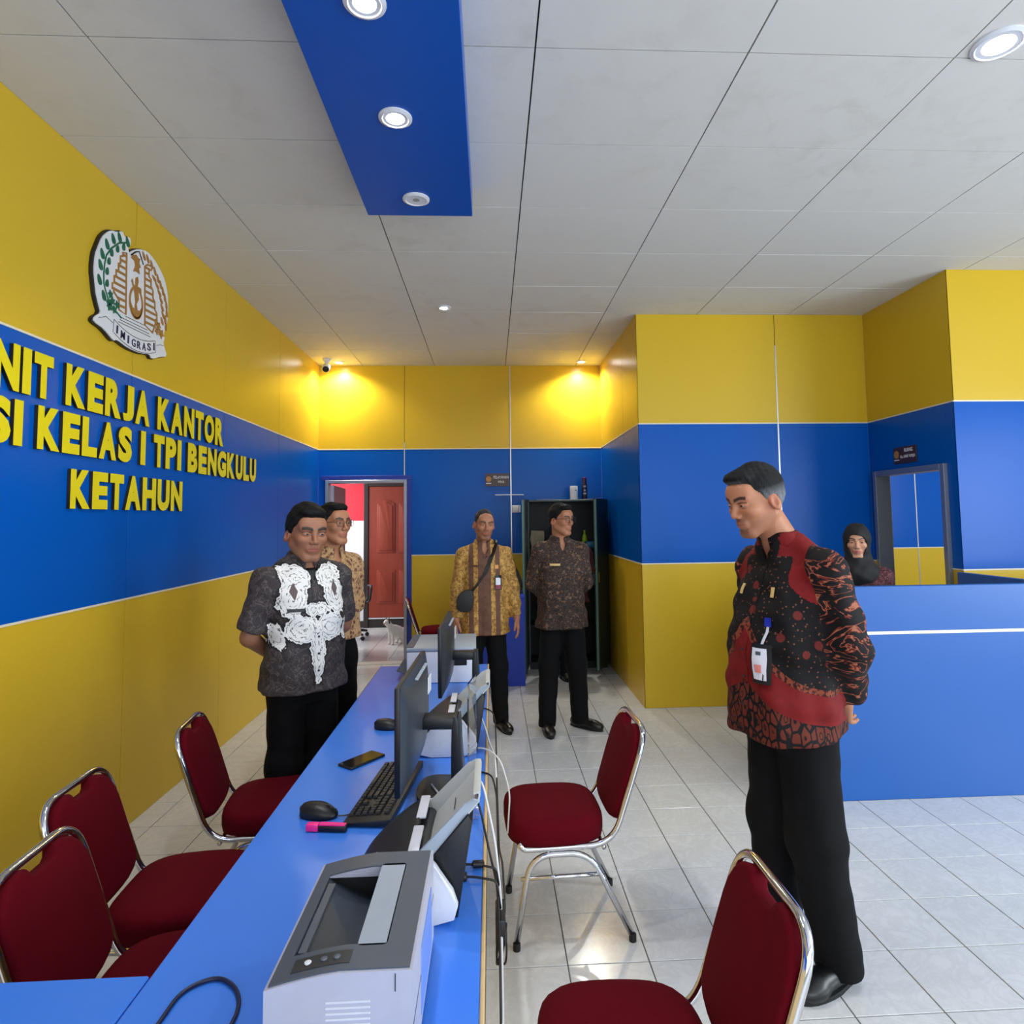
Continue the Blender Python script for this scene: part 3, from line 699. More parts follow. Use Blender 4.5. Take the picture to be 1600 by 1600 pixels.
cabthing('shopping_bag', 'pale patterned bag on the upper left cabinet shelf', 'bag', (MB().prism([(-.07, 0), (.07, 0), (.082, .12), (.075, .19), (-.075, .2), (-.08, .1)], -.05, .05, Mxz, .01), simple('pale_print_bag', (150, 138, 112), .7, var=.4, scale=30)), (sx + .11, sy + .18, 1.285))
cabthing('storage_box', 'teal plastic box on the right of the upper cabinet shelf', 'box', (MB().box((-.07, -.08, 0), (.07, .08, .07), .012, 2), simple('teal_plastic', (16, 104, 140), .4)), (sx + .71, sy + .14, 1.285))
cabthing('spray_bottle', 'yellow-green bottle standing at the right of the upper cabinet shelf', 'bottle', (MB().lathe([(.028, 0), (.03, .02), (.03, .10), (.02, .14), (.012, .15), (.012, .19), (.001, .19)], 16), simple('lime_plastic', (150, 190, 30), .4)), (sx + .655, sy + .27, 1.285))
cabthing('umbrella', 'dark folded umbrella on the upper cabinet shelf', 'umbrella', (MB().tube([(0, 0, 0), (0, .0, .06), (.01, .0, .24)], [.022, .022, .008]), simple('dark_cloth', (30, 30, 36), .8)), (sx + .26, sy + .25, 1.285))
cabthing('file_box', 'dark file box on the middle cabinet shelf', 'box', (MB().box((-.12, -.12, 0), (.12, .12, .24), .004, 1), simple('dark_card', (46, 34, 30), .8)), (sx + .25, sy + .2, .875))
cabthing('paper_stack', 'pale paper pack on the right of the middle cabinet shelf', 'paper', (MB().box((-.09, -.12, 0), (.09, .12, .12), .003, 1), simple('grey_paper', (150, 155, 165), .8)), (sx + .70, sy + .2, .875))
cabthing('black_case', 'black case on the lowest cabinet shelf', 'case', (MB().box((-.18, -.13, 0), (.18, .13, .26), .02, 2), M_BLACKP), (sx + .3, sy + .2, .465))
# on top of the cabinet
can = thing('air_freshener_dispenser', 'white plastic air freshener unit on top of the steel cabinet', 'dispenser', (sx + .525, sy + .14, Z1 + .001))
MB().prism(smooth_poly([(-.043, -.035), (.043, -.035), (.043, .03), (-.043, .03)], 2), 0, .155, None, .008).build('body', M_WHITEP, can)
MB().box((.012, -.0365, .098), (.024, -.034, .110), .001, 1).build('sensor', M_DARKP, can)
sp = thing('aerosol_can', 'dark purple aerosol can on top of the steel cabinet', 'can', (sx + .645, sy + .15, Z1 + .001))
MB().lathe([(.03, 0), (.032, .004), (.032, .17), (.026, .19), (.001, .19)], 20).build('can', simple('navy_tin', (22, 20, 60), .3), sp)
MB().lathe([(.026, .187), (.027, .20), (.025, .245), (.014, .252), (.001, .252)], 20).build('cap', simple('purple_cap', (74, 22, 74), .4), sp)
for z, w in ((.14, .03), (.095, .022), (.06, .034)): MB().box((-w / 2, -.0335, z), (w / 2, -.031, z + .018)).build('label_print', simple('label_print', (170, 160, 170), .5), sp)
# switch, cable duct on the back wall
sw = thing('light_switch', 'small white switch plate beside the steel cabinet', 'switch', (.29, YB - .001, 1.685))
MB().box((-.045, -.01, 0), (.03, 0, .085), .004, 2).build('plate', M_WHITEP, sw)
MB().box((-.03, -.014, .02), (.0, -.009, .065), .002, 1).build('rocker', M_WHITEP, sw); MB().box((.034, -.012, .0), (.05, 0, .085), .004, 1).build('side_box', M_WHITEP, sw)
tag(MB().box((.05, YB - .012, 1.885), (.38, YB - .0005, 1.895), .001, 1).build('cable_duct', M_WHITEP), 'thin white cable duct on the back wall under the brown sign', 'cable duct')
tag(MB().grid(lambda u, v: (sx + .1 + .72 * u, sy + .02 + .03 * v, Z1 + .004 + .03 * max(0, u - .8) ** 1.2 * 3 + .004 * math.sin(u * 9)), 16, 2, .002).build('paper_sheet', simple('white_paper', (214, 214, 208), .8)), 'white paper strip lying along the top edge of the steel cabinet', 'paper')
# ------------------------------------------------------------------ things on the long desk
DZT = .7505
M_SLATE = simple('slate_grey_plastic', (72, 80, 92), .42, bump=.05, scale=300); M_SLATE2 = simple('dark_slate_plastic', (52, 60, 72), .4); M_LGREY = simple('light_grey_plastic', (150, 160, 172), .42)
M_OFFW = simple('offwhite_plastic', (206, 207, 216), .4); M_BODYG = simple('pale_grey_plastic', (176, 176, 190), .42)
def slab(m, x0, x1, y0, y1, zf, th, nx=8):
    m.grid(lambda u, v: (x0 + (x1 - x0) * u, y0 + (y1 - y0) * v, zf(x0 + (x1 - x0) * u)), nx, 1, th)
def rrect(x0, x1, y0, y1, r, n=4):
    out = []
    for cx, cy, a0 in ((x1 - r, y0 + r, -90), (x1 - r, y1 - r, 0), (x0 + r, y1 - r, 90), (x0 + r, y0 + r, 180)):
        for k in range(n + 1):
            a = math.radians(a0 + 90 * k / n); out.append((cx + r * math.cos(a), cy + r * math.sin(a)))
    return out
def make_printer():
    t = thing('laser_printer', 'white laser printer with slate grey top at the near end of the long desk', 'printer', (-.238, 1.205, DZT))
    def zt(x): return .182 if x > .0 else .182 - .022 * (abs(x) / .115) ** 1.35
    prof = [(-.112, .012), (.112, .012), (.112, .08)] + [(.112, zt(.1) - .085)] + [(x / 100, zt(x / 100) - .085) for x in range(10, -12, -2)] + [(-.112, .07)]
    # body as side-profile prism along y
    Myx = Matrix([[1, 0, 0, 0], [0, 0, -1, .176], [0, 1, 0, 0], [0, 0, 0, 1]])
    MB().prism(prof, 0, .352, Myx, 0).build('body', M_BODYG, t)
    # rim walls
    def wallp(x0, x1, y0, y1, mat, nm='rim_wall'):
        m = MB(); n = 8; vs = []; xs = [x0 + (x1 - x0) * k / n for k in range(n + 1)]
        for y in (y0, y1):
            for x in xs: vs += [(x, y, zt(x) - .09), (x, y, zt(x))]
        N = 2 * (n + 1); fs = []
        for k in range(n):
            a = 2 * k; fs += [(a, a + 2, a + 3, a + 1), (N + a + 1, N + a + 3, N + a + 2, N + a), (a + 1, a + 3, N + a + 3, N + a + 1), (a, N + a, N + a + 2, a + 2)]
        fs += [(0, 1, N + 1, N), (2 * n, N + 2 * n, N + 2 * n + 1, 2 * n + 1)]
        m._add(vs, fs); m.build(nm, mat, t)
    wallp(-.112, .112, -.176, -.116, M_BODYG, 'near_cheek'); wallp(-.112, .112, .122, .176, M_BODYG, 'far_cheek')
    wallp(-.112, -.088, -.116, .122, M_BODYG); wallp(.064, .112, -.116, .122, M_BODYG)
    # slate top plates, a hair proud of the white rim
    top = MB()
    for x0, x1, y0, y1 in ((-.107, .107, -.171, -.114), (-.107, .107, .120, .171), (-.107, -.086, -.114, .120), (.062, .107, -.114, .120)):
        slab(top, x0, x1, y0, y1, lambda x: zt(x) + .0025, .0024)
    top.build('top_cover', M_SLATE, t)
    # sunken output tray
    def tr(u, v):
        x = -.086 + .150 * u; y = -.114 + .234 * v
        return (x, y, (zt(-.086) - .004) * (1 - u) + (.118) * u - .012 * math.sin(math.pi * u))
    MB().grid(tr, 10, 6, .003).build('output_tray', M_SLATE2, t, smooth=True)
    MB().box((-.084, -.10, zt(-.08) - .006), (-.070, .10, zt(-.08) - .0035), .001, 1).build('tray_rib', M_SLATE, t)
    fl = MB(); fl.prism(rrect(.016, .064, -.118, .126, .008), .1795, .1845); fl.build('flap', M_LGREY, t)
    MB().box((.018, -.112, .125), (.064, .12, .178)).build('fuser_housing', M_BLACKP, t)
    for lo, hi in (((-.088, -.1158, .09), (.064, -.1145, .163)), ((-.088, .1205, .09), (.064, .1218, .163)), ((-.0878, -.115, .09), (-.0865, .121, .158))): MB().box(lo, hi).build('recess_liner', M_BLACKP, t)
    # control panel and buttons
    cp = MB(); slab(cp, -.078, .012, -.158, -.128, lambda x: zt(x) + .0035, .0012); cp = cp.build('control_panel', M_DARKP, t)
    for x, m in ((-.055, M_WHITEP), (-.03, M_SLATE), (-.01, M_SLATE)): MB().lathe([(.0055, 0), (.0055, .0015), (.003, .0022), (.0005, .0022)], 14).build('button', m, cp, (x, -.143, zt(x) + .0035))
    for k in range(5): MB().box((-.02, -.1772, .105 + k * .0082), (.048, -.1755, .1085 + k * .0082), .0008, 1).build('vent_slot', M_OFFW, t)
    MB().box((.1115, -.06, .03), (.1135, .12, .14), .001, 1).build('rear_sticker', simple('blue_sticker', (110, 140, 215), .5), t)
    MB().box((.085, -.1768, .152), (.0865, -.1755, .178)).build('panel_gap', M_DARKP, t)
    return t
make_printer()
pc = thing('usb_cable', 'black cable plugged into the near printer with a square plug', 'cable', (-.118, 1.025, DZT + .09))
MB().box((-.004, -.02, -.012), (.026, -.002, .012), .003, 2).build('plug', M_BLACKP, pc)
MB().tube(fillet([(.026, -.011, 0), (.055, -.011, .0), (.066, -.015, -.05), (.06, -.05, -.086), (.02, -.2, -.086)], .03, 6), .0035).build('cord', M_BLACKP, pc, smooth=True)
cl = thing('desk_cable', 'dark blue cable bent in a loop on the desk beside the near printer', 'cable', (-.53, 1.2, DZT))
MB().tube(fillet([(-.03, -.30, .004), (-.055, -.06, .004), (-.05, .07, .004), (.0, .105, .004), (.05, .07, .004), (.075, .02, .004), (.07, -.3, .004)], .06, 8), .0038, 8).build('cord', simple('navy_cable', (12, 20, 56), .45), cl, smooth=True)
dv = thing('handheld_device', 'small white device with a black oval top in front of the near printer', 'device', (-.285, .945, DZT))
MB().prism([(.045 * math.cos(a) * 1.2, .03 * math.sin(a)) for a in [2 * math.pi * k / 24 for k in range(24)]], 0, .10, None, .004).build('body', M_WHITEP, dv, None, None)
MB().prism([(.044 * math.cos(a) * 1.2, .029 * math.sin(a)) for a in [2 * math.pi * k / 24 for k in range(24)]], .1, .108, None, .003).build('oval_top', M_BLACKP, dv)
MB().box((-.015, -.004, .1075), (.02, -.001, .1086)).build('top_print', M_LGREY, dv); MB().box((.0, .003, .1075), (.01, .009, .1086)).build('top_print', M_LGREY, dv)
# --- sheet-fed scanners
def make_scanner(loc, label, pose=0):
    """front (black lid) faces -X; width along Y ; origin at base centre"""
    t = thing('document_scanner', label, 'scanner', loc, 0, 'sheet-fed scanners')
    w = .148
    Myx = Matrix([[1, 0, 0, 0], [0, 0, -1, w], [0, 1, 0, 0], [0, 0, 0, 1]])
    side = smooth_poly([(-.115, .0), (.085, 0), (.10, .05), (.035, .140), (.018, .146), (-.03, .135), (-.075, .10), (-.11, .05)], 1)
    for y in (0.0, 2 * w - .022):
        MB().prism(side, y, y + .022, Myx, .004).build('side_cheek', M_OFFW, t)
    MB().prism(smooth_poly([(-.12, .0), (.08, 0), (.092, .045), (.03, .128), (.012, .134), (-.03, .120), (-.075, .085), (-.115, .04)], 1), .022, 2 * w - .022, Myx, .003).build('body', M_DARKP, t)
    # black exit cover leaning out at the front
    def lid(u, v):
        y = -w + .012 + (2 * w - .024) * v
        x = -.155 + .150 * u; z = .018 + .135 * u ** .8 + .006 * math.sin(math.pi * u)
        return (x, y, z)
    MB().grid(lid, 12, 10, .010).build('front_cover', M_BLACKP, t, smooth=True)
    MB().box((-.012, -w + .006, .148), (.012, -.02, .154), .003, 2, Matrix.Rotation(0, 4, 'Y')).build('cover_trim', M_OFFW, t); MB().box((-.012, .02, .148), (.012, w - .006, .154), .003, 2).build('cover_trim', M_OFFW, t)
    MB().prism([(-.004, 0), (.004, 0), (.010, .03), (-.01, .03)], -.0, .012, Matrix.Translation((-.085, -w + .03, .115)) @ Matrix.Rotation(.6, 4, 'Y')).build('button', M_LGREY, t)
    # feeder chute leaning back (towards +X and up) with raised guide rails
    b0 = Vector((.025, 0, .118)); d = Vector((.115, 0, .125)); n = Vector((-.125, 0, .115)).normalized()
    def ch(u, v): 
        y = (-.112 + .224 * v) * (1 - .06 * u); p = b0 + d * u + n * (.0 + .004 * math.sin(math.pi * v)); return (p.x, y, p.z)
    MB().grid(ch, 6, 8, .006).build('feeder_tray', simple('warm_grey_plastic', (186, 188, 184), .45), t)
    for s in (-1, 1):
        def rl(u, v): 
            hgt = .030 * (1 - .35 * u) * (1 if u < .92 else .6); p = b0 + d * u + n * (hgt * v); y = s * (.112 * (1 - .06 * u) + .012 * v); return (p.x, y, p.z)
        MB().grid(rl, 8, 3, .004 * s).build('paper_guide', M_LGREY if s < 0 else MATS['warm_grey_plastic'], t)
    MB().grid(lambda u, v: tuple(Vector((0, -.1 + .2 * v, 0)) + b0 + d * (1.0 + .05 * math.sin(u * math.pi)) + n * (.012 * u)), 4, 6, .004).build('tray_lip', MATS['warm_grey_plastic'], t)
    MB().box((-.001, -.03, 0), (.001, .03, .001), 0, 1, Matrix.Translation(b0 + d * .55 + n * .0065) @ Matrix.Rotation(-.83, 4, 'Y')).build('tray_mark', M_DARKP, t)
    # dark rear wedge under the tray
    MB().prism([(.03, .0), (.095, .0), (.128, .20), (.118, .215), (.03, .118)], .03, 2 * w - .03, Myx, .002).build('rear_support', M_BLACKP, t)
    return t
make_scanner((-.175, 1.575, DZT), 'document scanner with raised paper tray directly behind the near printer')
make_scanner((-.155, 2.545, DZT), 'document scanner with raised paper tray between the two monitors')
# --- monitors seen from behind
M_SCREEN = simple('black_glass', (6, 7, 9), .08)
M_MBACK = simple('grey_monitor_back', (52, 58, 66), .35, bump=.03, scale=300)
def make_monitor(loc, rotz, label):
    """screen faces local -X, width along Y"""
    t = thing('monitor', label, 'monitor', loc, rotz, 'monitors on the long desk')
    W, Hh, zb = .52, .305, .085
    MB().box((-.012, -W / 2, zb), (.004, W / 2, zb + Hh), .003, 2).build('bezel', M_BLACKP, t)
    MB().box((-.0135, -W / 2 + .008, zb + .018), (-.0115, W / 2 - .008, zb + Hh - .008)).build('screen', M_SCREEN, t)
    def bk(u, v):
        y = (-.5 + u) * W; z = zb + Hh * v
        e = (1 - (abs(2 * u - 1)) ** 2.4) ; f = (1 - (abs(2 * v - 1)) ** 3)
        return (.004 + .032 * max(0, e) ** .6 * max(0, f) ** .5, y, z)
    MB().grid(lambda u, v: bk(v, u), 16, 24).build('back_shell', M_MBACK, t, smooth=True)
    for k in range(9): MB().box((.022, -.10 + k * .025, zb + Hh - .018), (.032, -.085 + k * .025, zb + Hh - .012), .001, 1).build('vent_slot', M_LGREY, t)
    MB().box((.034, .10, zb + .19), (.0375, .17, zb + .245), .0008, 1).build('white_label', M_WHITEP, t)
    MB().box((.03, -.035, zb + .115), (.135, .035, zb + .15), .004, 2).build('arm', M_BLACKP, t)
    MB().prism(smooth_poly([(.125, 0.006), (.165, .006), (.152, .14), (.15, .24), (.128, .24), (.126, .12)], 1), -.035, .035, Mxz, .004).build('post', M_BLACKP, t)
    MB().prism(smooth_poly([(.145, .01), (.17, .01), (.158, .14), (.155, .24), (.146, .24), (.146, .12)], 1), -.028, .028, Mxz).build('post_back', M_MBACK, t)
    MB().prism(smooth_poly([(.03, -.11), (.165, -.10), (.175, .0), (.165, .10), (.03, .11), (.01, 0)], 2), 0, .010, None, .003).build('base', M_BLACKP, t)
    return t
make_monitor((-.258, 2.12, DZT), math.radians(-2), 'grey-backed monitor over the black keyboard, nearer of the two')
make_monitor((-.222, 3.115, DZT), math.radians(-1), 'grey-backed monitor before the far printer, farther of the two')
# --- keyboard
kb = thing('keyboard', 'black full-size keyboard lying in front of the near monitor', 'keyboard', (-.338, 2.10, DZT), math.radians(-6))
MB().prism([(-.068, .004), (.07, .004), (.07, .024), (-.068, .012)], -.222, .222, Mxz, .003).build('base', M_BLACKP, kb)
M_KEY = simple('black_keycap', (26, 27, 29), .5)
kme = {}
def key(xc, y0, y1, w=.0165):
    L = round(y1 - y0 - .0022, 4)
    if L not in kme:
        m = MB(); hw, hl = w / 2, L / 2
        vs = [(-hw, -hl, 0), (hw, -hl, 0), (hw, hl, 0), (-hw, hl, 0), (-hw + .002, -hl + .002, .006), (hw - .002, -hl + .002, .006), (hw - .002, hl - .002, .006), (-hw + .002, hl - .002, .006)]
        m._add(vs, [(3, 2, 1, 0), (4, 5, 6, 7), (0, 1, 5, 4), (1, 2, 6, 5), (2, 3, 7, 6), (3, 0, 4, 7)]); me = m.mesh('key'); me.materials.append(M_KEY); kme[L] = me
    x = xc; link('key', kme[L], None, kb, (x, (y0 + y1) / 2, .0135 + (x + .068) / .138 * .012), (0, math.atan2(-.012, .138), 0))
u = .0188
# user sits on the -X side: rows run along Y, the left end of the keyboard lies far (+Y)
rows = [[1.25, 1.25, 1.25, 6.25, 1.25, 1.25, 1.25, 1.25], [2.25] + [1] * 10 + [2.75], [1.75] + [1] * 11 + [2.25], [1.5] + [1] * 12 + [1.5], [1] * 13 + [2], [1] + [1] * 4 + [1] * 4 + [1] * 4 + [1, 1]]
for r, row in enumerate(rows):
    x = -.056 + r * .0195 + (.006 if r == 5 else 0); y = .214
    for k in row: key(x, y - k * u, y); y -= k * u
    y -= .006
    if r in (0, 3, 4, 5):
        for _ in range(3): key(x, y - u, y); y -= u
    elif r == 1: key(x, y - 2 * u, y - u); y -= 3 * u
    else: y -= 3 * u
    y -= .004
    for _ in range(3): key(x, y - u * .82, y); y -= u * .82
# --- mice, phone, highlighter
def make_mouse(loc, rotz, label):
    t = thing('computer_mouse', label, 'mouse', loc, rotz, 'computer mice')
    m = MB(); n = 24; lay = [(.94, .0), (1, .006), (.98, .016), (.90, .026), (.72, .034), (.4, .038), (.05, .039)]
    rings = []
    for s, z in lay:
        rg = []
        for k in range(n):
            a = 2 * math.pi * k / n; c, sn = math.cos(a), math.sin(a); e = 2.6; r = 1 / (abs(c) ** e + abs(sn) ** e) ** (1 / e)
            x = .058 * r * c * s - (.008 if z > .02 else 0) * (z / .04); y = .031 * r * sn * s * (1 - .06 * math.cos(2 * a))
            rg.append(m.bm.verts.new((x, y, z * (1 - .28 * max(0, x / .058)))))
        rings.append(rg)
    for A, B in zip(rings[:-1], rings[1:]):
        for k in range(n): m.bm.faces.new([A[k], A[(k + 1) % n], B[(k + 1) % n], B[k]])
    m.bm.faces.new(rings[0][::-1]); m.bm.faces.new(rings[-1]); m.build('shell', M_BLACKP, t, smooth=True)
    MB().lathe([(.001, -.003), (.009, -.003), (.01, 0), (.009, .003), (.001, .003)], 14, Matrix.Translation((.03, 0, .0265)) @ Matrix.Rotation(math.pi / 2, 4, 'X')).build('scroll_wheel', M_DARKP, t)
    MB().box((.012, -.0006, .028), (.052, .0006, .0335), 0, 1, Matrix.Rotation(.16, 4, 'Y')).build('button_split', M_DARKP, t)
    return t
make_mouse((-.515, 1.965, DZT), math.radians(-12), 'black mouse beside the pink highlighter')
make_mouse((-.438, 2.745, DZT), math.radians(-8), 'black mouse farther along the desk behind the near monitor')
tag(MB().tube(fillet([(-.455, 1.95, DZT + .006), (-.43, 1.955, DZT + .004), (-.39, 2.0, DZT + .004), (-.36, 2.02, DZT + .004)], .02), .0022).build('mouse_cord', M_BLACKP), 'thin black cord from the near mouse to the keyboard', 'cable')
ph = thing('smartphone', 'black smartphone lying face up beside the keyboard reflecting yellow', 'phone', (-.474, 2.388, DZT), math.radians(-45 + 7))
MB().box((-.037, -.08, 0), (.037, .08, .0085), .004, 3).build('body', M_BLACKP, ph)
MB().box((-.0345, -.0765, .0084), (.0345, .0765, .0089), 0).build('screen', M_SCREEN, ph)
hl = thing('highlighter', 'pink highlighter pen lying in front of the near mouse', 'pen', (-.468, 1.872, DZT + .010), math.radians(-7))
M_PINK = simple('neon_pink_plastic', (250, 40, 140), .4)
MB().box((-.058, -.011, -.009), (-.022, .011, .011), .004, 2).build('cap', M_PINK, hl); MB().box((-.022, -.0105, -.009), (.058, .0105, .0085), .004, 2).build('barrel', M_BLACKP, hl)
MB().prism([(-.02, 0), (.0, .0), (.05, .0), (.054, .003), (.02, .0045), (-.02, .0045)], -.0085, .0085, Matrix.Translation((0, 0, .0065)) @ Mxz).build('barrel_label', M_PINK, hl)
# --- far printer
p2 = thing('multifunction_printer', 'pale grey multifunction printer at the far end of the long desk', 'printer', (-.285, 3.66, DZT))
MB().box((-.17, -.20, 0), (.19, .20, .165), .008, 2).build('body', M_OFFW, p2)
MB().box((-.172, -.202, .166), (.192, .202, .186), .006, 2).build('lid', M_LGREY, p2)
MB().box((-.176, -.19, .187), (-.135, .19, .1895), .001, 1).build('control_panel', M_SLATE, p2)
MB().box((.02, -.203, .09), (.15, -.195, .14), .003, 1).build('paper_slot', M_BLACKP, p2); MB().box((.02, -.2015, .155), (.15, -.199, .162)).build('lid_gap', M_DARKP, p2)
MB().grid(lambda u, v: (-.17 - .06 * u, -.15 + .30 * v, .035 + .02 * u), 4, 4, .006).build('output_tray', M_SLATE, p2)
# --- acrylic sheet, plastic packet, cables
def mat_clear(name, rough=.03, tint=(.92, .96, 1)):
    t = NT(name); return t.out(tint, rough, 0, Transmission_Weight=1.0, IOR=1.45)
M_CLEAR = mat_clear('clear_acrylic')
ac = MB().box((-.003, -.07, 0), (.003, .07, .30), .001, 1).build('acrylic_sheet', M_CLEAR, None, (-.074, 2.315, DZT), (0, 0, math.radians(-9))); tag(ac, 'upright clear acrylic sheet between the near monitor and the far scanner', 'acrylic sheet')
pk = thing('plastic_packet', 'crumpled clear packet with red and white bits on the desk behind the scanner', 'packet', (-.088, 1.93, DZT))
rp = random.Random(5)
MB().grid(lambda u, v: (-.045 + .09 * u + rp.uniform(-.004, .004), -.05 + .1 * v + rp.uniform(-.004, .004), .004 + .012 * rp.random() * math.sin(math.pi * u) + .006), 9, 9, .0006).build('wrap', M_CLEAR, pk)
MB().box((-.03, -.03, 0), (.0, -.018, .006), .002, 1).build('red_piece', simple('red_plastic', (190, 60, 60), .5), pk); MB().lathe([(.012, 0), (.013, .006), (.008, .012), (.001, .013)], 14).build('white_piece', M_WHITEP, pk, (.012, .015, 0)); MB().box((-.03, -.012, 0), (-.008, -.002, .008), .002, 1).build('dark_piece', M_DARKP, pk)
def cable(label, pts, r, mat, fr=.04):
    o = MB().tube(fillet(pts, fr, 6), r, 7).build('cable', mat, smooth=True); tag(o, label, 'cable', 'cables on the desk'); return o
M_WCAB = simple('white_cable', (206, 206, 208), .5)
z = DZT + .004
cable('white cable arching from the near scanner over the desk edge', [(-.07, 1.95, z + .10), (-.03, 1.84, z + .13), (.004, 1.72, z + .02), (.016, 1.62, z - .06), (.016, 1.45, z - .2), (.013, 1.33, z - .3)], .0035, M_WCAB)
cable('dark cable running beside the white cable from the near scanner', [(-.075, 1.93, z + .08), (-.04, 1.82, z + .08), (-.012, 1.72, z), (.008, 1.6, z - .02), (.012, 1.5, z - .12), (.012, 1.40, z - .26)], .003, M_BLACKP)
cable('white cable from the far scanner curling over the wooden edge', [(-.10, 2.46, z), (-.04, 2.45, z + .01), (.0, 2.42, z + .002), (.03, 2.38, z - .02), (.06, 2.36, z - .12), (.05, 2.40, z - .28)], .003, M_WCAB)
cable('long white cable beside the far scanner running down the desk edge', [(-.06, 2.62, z + .10), (-.03, 2.56, z + .05), (-.012, 2.5, z), (.008, 2.42, z - .01), (.012, 2.3, z - .08)], .0035, M_WCAB)
cable('black cable with round plug lying behind the near monitor', [(-.13, 2.30, z), (-.09, 2.27, z), (-.05, 2.25, z), (-.005, 2.22, z), (.010, 2.15, z - .03), (.012, 2.0, z - .10), (.014, 1.8, z - .14), (.014, 1.6, z - .3)], .003, M_BLACKP)
cable('black cable drooping along the wooden edge of the desk', [(-.07, 3.0, z), (-.02, 2.96, z + .001), (.004, 2.9, z), (.012, 2.85, z - .03), (.014, 2.6, z - .12), (.012, 2.3, z - .05), (.016, 2.05, z - .16), (.024, 1.85, z - .10), (.03, 1.8, z - .2), (.016, 1.75, z - .22), (.012, 1.62, z - .15), (.016, 1.5, z - .32), (.012, 1.3, z - .30), (.010, 1.1, z - .45)], .003, M_BLACKP)
cable('thin black cord hanging in a wavy line below the desk edge', [(.012, 1.75, z - .1), (.013, 1.6, z - .30), (.022, 1.5, z - .36), (.010, 1.42, z - .42), (.020, 1.32, z - .40), (.009, 1.25, z - .48), (.012, 1.05, z - .5)], .0018, M_BLACKP)
cable('white cable crossed behind the near monitor stand', [(-.20, 2.13, z + .010), (-.16, 2.03, z + .010), (-.13, 1.96, z + .02), (-.16, 1.90, z)], .003, M_WCAB)
ad = thing('power_adapter', 'black power adapter with coiled lead hanging at the desk edge', 'adapter', (.012, 1.60, DZT - .10))
MB().box((-.010, -.045, -.03), (.014, .045, .03), .005, 2).build('body', M_BLACKP, ad)
MB().tube([(.004 + .012 * math.cos(a * .8), .02 * math.cos(a), -.05 + .045 * math.sin(a)) for a in [k * .35 for k in range(56)]], .0025, 6).build('coiled_lead', M_BLACKP, ad, smooth=True)
for i, (yy, lb) in enumerate(((1.655, 'black cable with ferrite block behind the near scanner, upper of the pair'), (1.60, 'black plug lead behind the near scanner, lower of the pair'))):
    q = thing('plug_lead', lb, 'cable', (-.10, yy, DZT))
    MB().box((.0, -.010, 0), (.035 if i else .02, .010, .016), .004, 2).build('plug', M_BLACKP, q)
    if not i: MB().lathe([(.004, 0), (.009, .003), (.009, .028), (.004, .031)], 12, Matrix.Translation((.045, -.004, .010)) @ Matrix.Rotation(math.pi / 2, 4, 'Y')).build('ferrite', M_BLACKP, q)
    MB().tube(fillet([(.015, 0, .008), (.05, -.004, .010), (.085, -.01, .006), (.105, -.012, .002), (.115, -.015, -.06)], .02, 5), .0028, 7).build('cord', M_BLACKP, q, smooth=True)
# ------------------------------------------------------------------ implicit-surface modelling for people
def V3(*a): return np.array(a, np.float32)
def smin(a, b, k):
    h = np.clip(.5 + .5 * (b - a) / k, 0, 1); return b * (1 - h) + a * h - k * h * (1 - h)
def smax(a, b, k): return -smin(-a, -b, k)
def rcone(P, a, b, ra, rb):
    a = np.asarray(a, np.float32); b = np.asarray(b, np.float32); ab = b - a
    t = np.clip(((P - a) @ ab) / max(float(ab @ ab), 1e-9), 0, 1)
    return np.linalg.norm(P - a - t[:, None] * ab, axis=1) - (ra + (rb - ra) * t)
def chain(P, pts, rad, k=.01):
    d = None
    for i in range(len(pts) - 1):
        e = rcone(P, pts[i], pts[i + 1], rad[i], rad[i + 1]); d = e if d is None else smin(d, e, k)
    return d
def ell(P, c, r, R=None):
    q = P - np.asarray(c, np.float32)
    if R is not None: q = q @ R
    r = np.asarray(r, np.float32); k0 = np.linalg.norm(q / r, axis=1); k1 = np.linalg.norm(q / (r * r), axis=1)
    return k0 * (k0 - 1) / np.maximum(k1, 1e-6)
def loft(P, tab, n=2.3, cap=.02):
    """tab rows: z, cx, cy, a, b"""
    T_ = np.array(tab, np.float32); z = P[:, 2]
    cx, cy, a, b = [np.interp(z, T_[:, 0], T_[:, i]) for i in (1, 2, 3, 4)]
    q = ((np.abs(P[:, 0] - cx) / a) ** n + (np.abs(P[:, 1] - cy) / b) ** n) ** (1 / n)
    d = (q - 1) * np.minimum(a, b)
    return smax(smax(d, T_[0, 0] - z, cap), z - T_[-1, 0], cap).astype(np.float32)
def rotm(yaw=0, pitch=0, roll=0):
    """columns = head axes; yaw about z (deg, + turns towards local +X), pitch + = nods down (front is -Y)"""
    y, p, r = map(math.radians, (yaw, pitch, roll))
    return np.array(Matrix.Rotation(y, 3, 'Z') @ Matrix.Rotation(p, 3, 'X') @ Matrix.Rotation(r, 3, 'Y'), np.float32)
